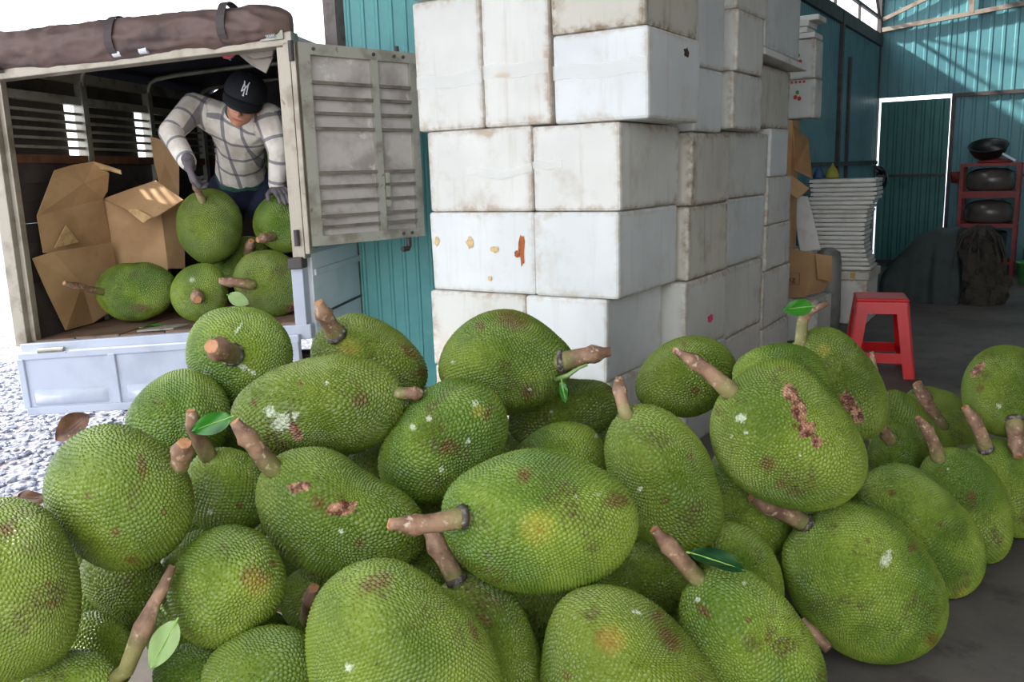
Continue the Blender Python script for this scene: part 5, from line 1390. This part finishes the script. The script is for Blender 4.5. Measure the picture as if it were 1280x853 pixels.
# trousers
def trous(bm):
    capsule(bm, J['pel'], .150, J['waist']*.35+J['pel']*.65, .142)
    for s in 'LR':
        capsule(bm, J['hip'+s], .115, J['k'+s], .082); capsule(bm, J['k'+s], .080, J['a'+s], .058)
fuse('trousers', trous, 'pants', worker, .009, 5)
def shoes(s):
    def f_(bm): capsule(bm, J['a'+s]-np.array((0, 0, .03)), .050, J['t'+s], .042); capsule(bm, J['t'+s], .042, J['t'+s]*1.0+(J['t'+s]-J['a'+s])*.25*np.array((1, 1, 0)), .034)
    return f_
for s in 'LR': fuse('shoe', shoes(s), 'black', worker, .008, 3)
# green undershirt showing at the waist
def under(bm): capsule(bm, J['waist']*.45+J['pel']*.55, .140, J['waist'], .118); capsule(bm, J['nb']+fh*.0, .066, J['chest'], .08)
fuse('undershirt', under, 'undershirt', worker, .008, 3)
# plaid shirt
latax = J['sR']-J['sL']; latax /= np.linalg.norm(latax)
spine = J['nb']-J['pel']; spine /= np.linalg.norm(spine); dor = np.cross(latax, spine)
def shirt(bm):
    ball(bm, J['chest'], (.165, .115, .16), [latax, dor, spine])
    ball(bm, J['waist']*.75+J['chest']*.25, (.135, .115, .15), [latax, dor, spine])
    capsule(bm, J['sL'], .072, J['chest'], .115); capsule(bm, J['sR'], .072, J['chest'], .115)
    capsule(bm, J['chest'], .120, J['waist'], .128); capsule(bm, J['waist'], .128, J['waist']*.72+J['pel']*.28, .136)
    ball(bm, J['nb']*.75+J['chest']*.25, (.11, .08, .07), [latax, dor, spine])
    for s in 'LR':
        capsule(bm, J['s'+s], .074, J['e'+s], .058); capsule(bm, J['e'+s], .057, J['w'+s]*.92+J['e'+s]*.08, .044)
sh, V = fuse('shirt', shirt, 'shirt', worker, .008, 6)
def segpar(P, a, b):
    ab = b-a; t_ = np.clip(((P-a) @ ab)/(ab @ ab), 0, 1); return t_, np.linalg.norm(P-(a+t_[:, None]*ab), axis=1)
Vd = V.astype(float); A_ = np.zeros((len(Vd), 3), np.float32)
A_[:, 0] = (Vd-J['chest']) @ latax+.045; A_[:, 1] = (Vd-J['chest']) @ spine
dist_t = np.minimum(segpar(Vd, J['nb'], J['chest'])[1], segpar(Vd, J['chest'], J['waist'])[1])-.06
for s in 'LR':
    t1, d1 = segpar(Vd, J['s'+s], J['e'+s]); t2, d2 = segpar(Vd, J['e'+s], J['w'+s])
    L1 = np.linalg.norm(J['e'+s]-J['s'+s]); L2 = np.linalg.norm(J['w'+s]-J['e'+s])
    arm = np.minimum(d1, d2) < dist_t
    al = np.where(d1 < d2, t1*L1, L1+t2*L2)
    c0 = np.where((d1 < d2)[:, None], J['s'+s]+t1[:, None]*(J['e'+s]-J['s'+s]), J['e'+s]+t2[:, None]*(J['w'+s]-J['e'+s]))
    A_[arm, 1] = al[arm]; A_[arm, 0] = ((Vd-c0) @ latax)[arm]+.05
a = sh.data.attributes.new('plaid', 'FLOAT_VECTOR', 'POINT'); a.data.foreach_set('vector', A_.ravel())
# collar and buttons of the shirt
for s in (-1, 1):
    c_ = J['nb']+fh*.0
    P = [c_+latax*s*.015-dor*.085+spine*.0, c_+latax*s*.075-dor*.045+spine*.035, c_+latax*s*.085-dor*.06-spine*.02, c_+latax*s*.05-dor*.105-spine*.045]
    mm_ = MB().slab([p-feet for p in P], -dor+spine*.3, .006); o = mm_.build('collar', M['shirt'], sh)
# gloves: palm, four fingers, thumb
def hand(w_, d, n_, thumb, curl, name):
    d = d/np.linalg.norm(d); n_ = n_-d*(n_ @ d); n_ /= np.linalg.norm(n_); s_ = np.cross(n_, d)
    def rotd(a): return d*math.cos(a)-n_*math.sin(a)
    def f_(bm):
        capsule(bm, w_-d*.03, .030, w_+d*.015, .031)
        for k in range(4):
            sx = (-.030+.020*k)
            capsule(bm, w_+d*.01+s_*sx*.6, .017, w_+d*.080+s_*sx, .0135)
        for k, L in enumerate((.062, .074, .080, .068)):
            sx = (-.031+.0207*k)
            p = w_+d*.080+s_*sx; a = curl*.5
            for q, fr_ in enumerate((.45, .32, .23)):
                e = p+rotd(a)*L*fr_*1.15+s_*sx*.02
                capsule(bm, p, .0115-.0012*q, e, .0105-.0012*q); p = e; a += curl
        t0 = w_+d*.025+s_*thumb*.030; t1 = t0+(d*.6+s_*thumb*.75-n_*.25)*.045; t2 = t1+(d*.85+s_*thumb*.2-n_*.45)*.034
        capsule(bm, t0, .016, t1, .0125); capsule(bm, t1, .0125, t2, .0105)
    return fuse(name, f_, 'glove', worker, .0035, 2)
tip3 = ST['t3'][1][-1]
dL = (np.array(tip3)-J['wL']); hand(J['wL'], dL/np.linalg.norm(dL)+np.array((0, 0, -.2)), _tr*(-.9)-_tf*.5, 1, .75, 'glove')
topR = surf(TJ['t6'], 350, 243)
dR = topR-J['wR']; hand(J['wR'], _tr*.50-_tf*.60-_tu*.28, _tu*.9-_tf*.2, -1, .34, 'glove')
# cap
cap_c = hp_(0, -.012, .045); RC = (.098, .112, .092)
m = MB(); nu, nv = 32, 12
for i in range(nv+1):
    ph = (math.pi/2)*(i/nv)*1.13
    for k in range(nu):
        a = 2*math.pi*k/nu
        m.v.append(tuple(cap_c+rh*RC[0]*math.sin(ph)*math.cos(a)+fh*RC[1]*math.sin(ph)*math.sin(a)+uh*RC[2]*math.cos(ph)-feet))
for i in range(nv):
    for k in range(nu): m.f.append((i*nu+k, i*nu+(k+1) % nu, (i+1)*nu+(k+1) % nu, (i+1)*nu+k))
cap = m.build('cap', M['cap'], worker, smooth=True); s_ = cap.modifiers.new('t', 'SOLIDIFY'); s_.thickness = .004
m = MB(); nb_ = 20
for i in range(nb_+1):
    a = math.radians(20+140*i/nb_)
    for j, ext in enumerate((0, .35, .7, 1.0)):
        wv = math.sin(math.pi*i/nb_)**.6
        c_, s2 = math.cos(a), math.sin(a)
        p = cap_c+rh*(RC[0]*1.0*c_)+fh*(RC[1]*s2+ext*.058*wv)+uh*(.004-ext*.028-.020*(c_*c_))
        m.v.append(tuple(p-feet))
for i in range(nb_):
    for j in range(3): m.f.append((i*4+j, i*4+j+1, i*4+j+5, i*4+j+4))
br_ = m.build('brim', M['cap'], cap, smooth=True); s_ = br_.modifiers.new('t', 'SOLIDIFY'); s_.thickness = .004
# interlocked N and Y on the cap front, in white thread
def capp(x, y):
    a = math.pi/2-x/RC[0]*.95; ph = math.radians(52)-y/RC[2]
    k = 1.035
    return cap_c+k*(rh*RC[0]*math.sin(ph)*math.cos(a)+fh*RC[1]*math.sin(ph)*math.sin(a)+uh*RC[2]*math.cos(ph))-feet
S_ = .030
strokes = [[(-.62, -.75), (-.62, .6)], [(-.62, .6), (.62, -.6)], [(.62, -.6), (.62, .75)], [(-.95, 1.0), (0, .05)], [(.95, 1.0), (0, .05)], [(0, .05), (0, -1.05)], [(-.8, -.75), (-.42, -.75)], [(.42, .75), (.8, .75)], [(-.2, -1.05), (.2, -1.05)]]
lg = MB()
for (x0, y0), (x1, y1) in strokes:
    P = [capp((x0+(x1-x0)*t_)*S_*.75, (y0+(y1-y0)*t_)*S_) for t_ in np.linspace(0, 1, 5)]
    lg.tube(P, .0026, 6)
lg.build('cap_logo', M['cap_logo'], cap)
b2 = bmesh.new(); ball(b2, cap_c+uh*RC[2]-feet, .008); mm = bpy.data.meshes.new('button'); b2.to_mesh(mm); b2.free(); mm.materials.append(M['cap']); link('button', mm, cap)
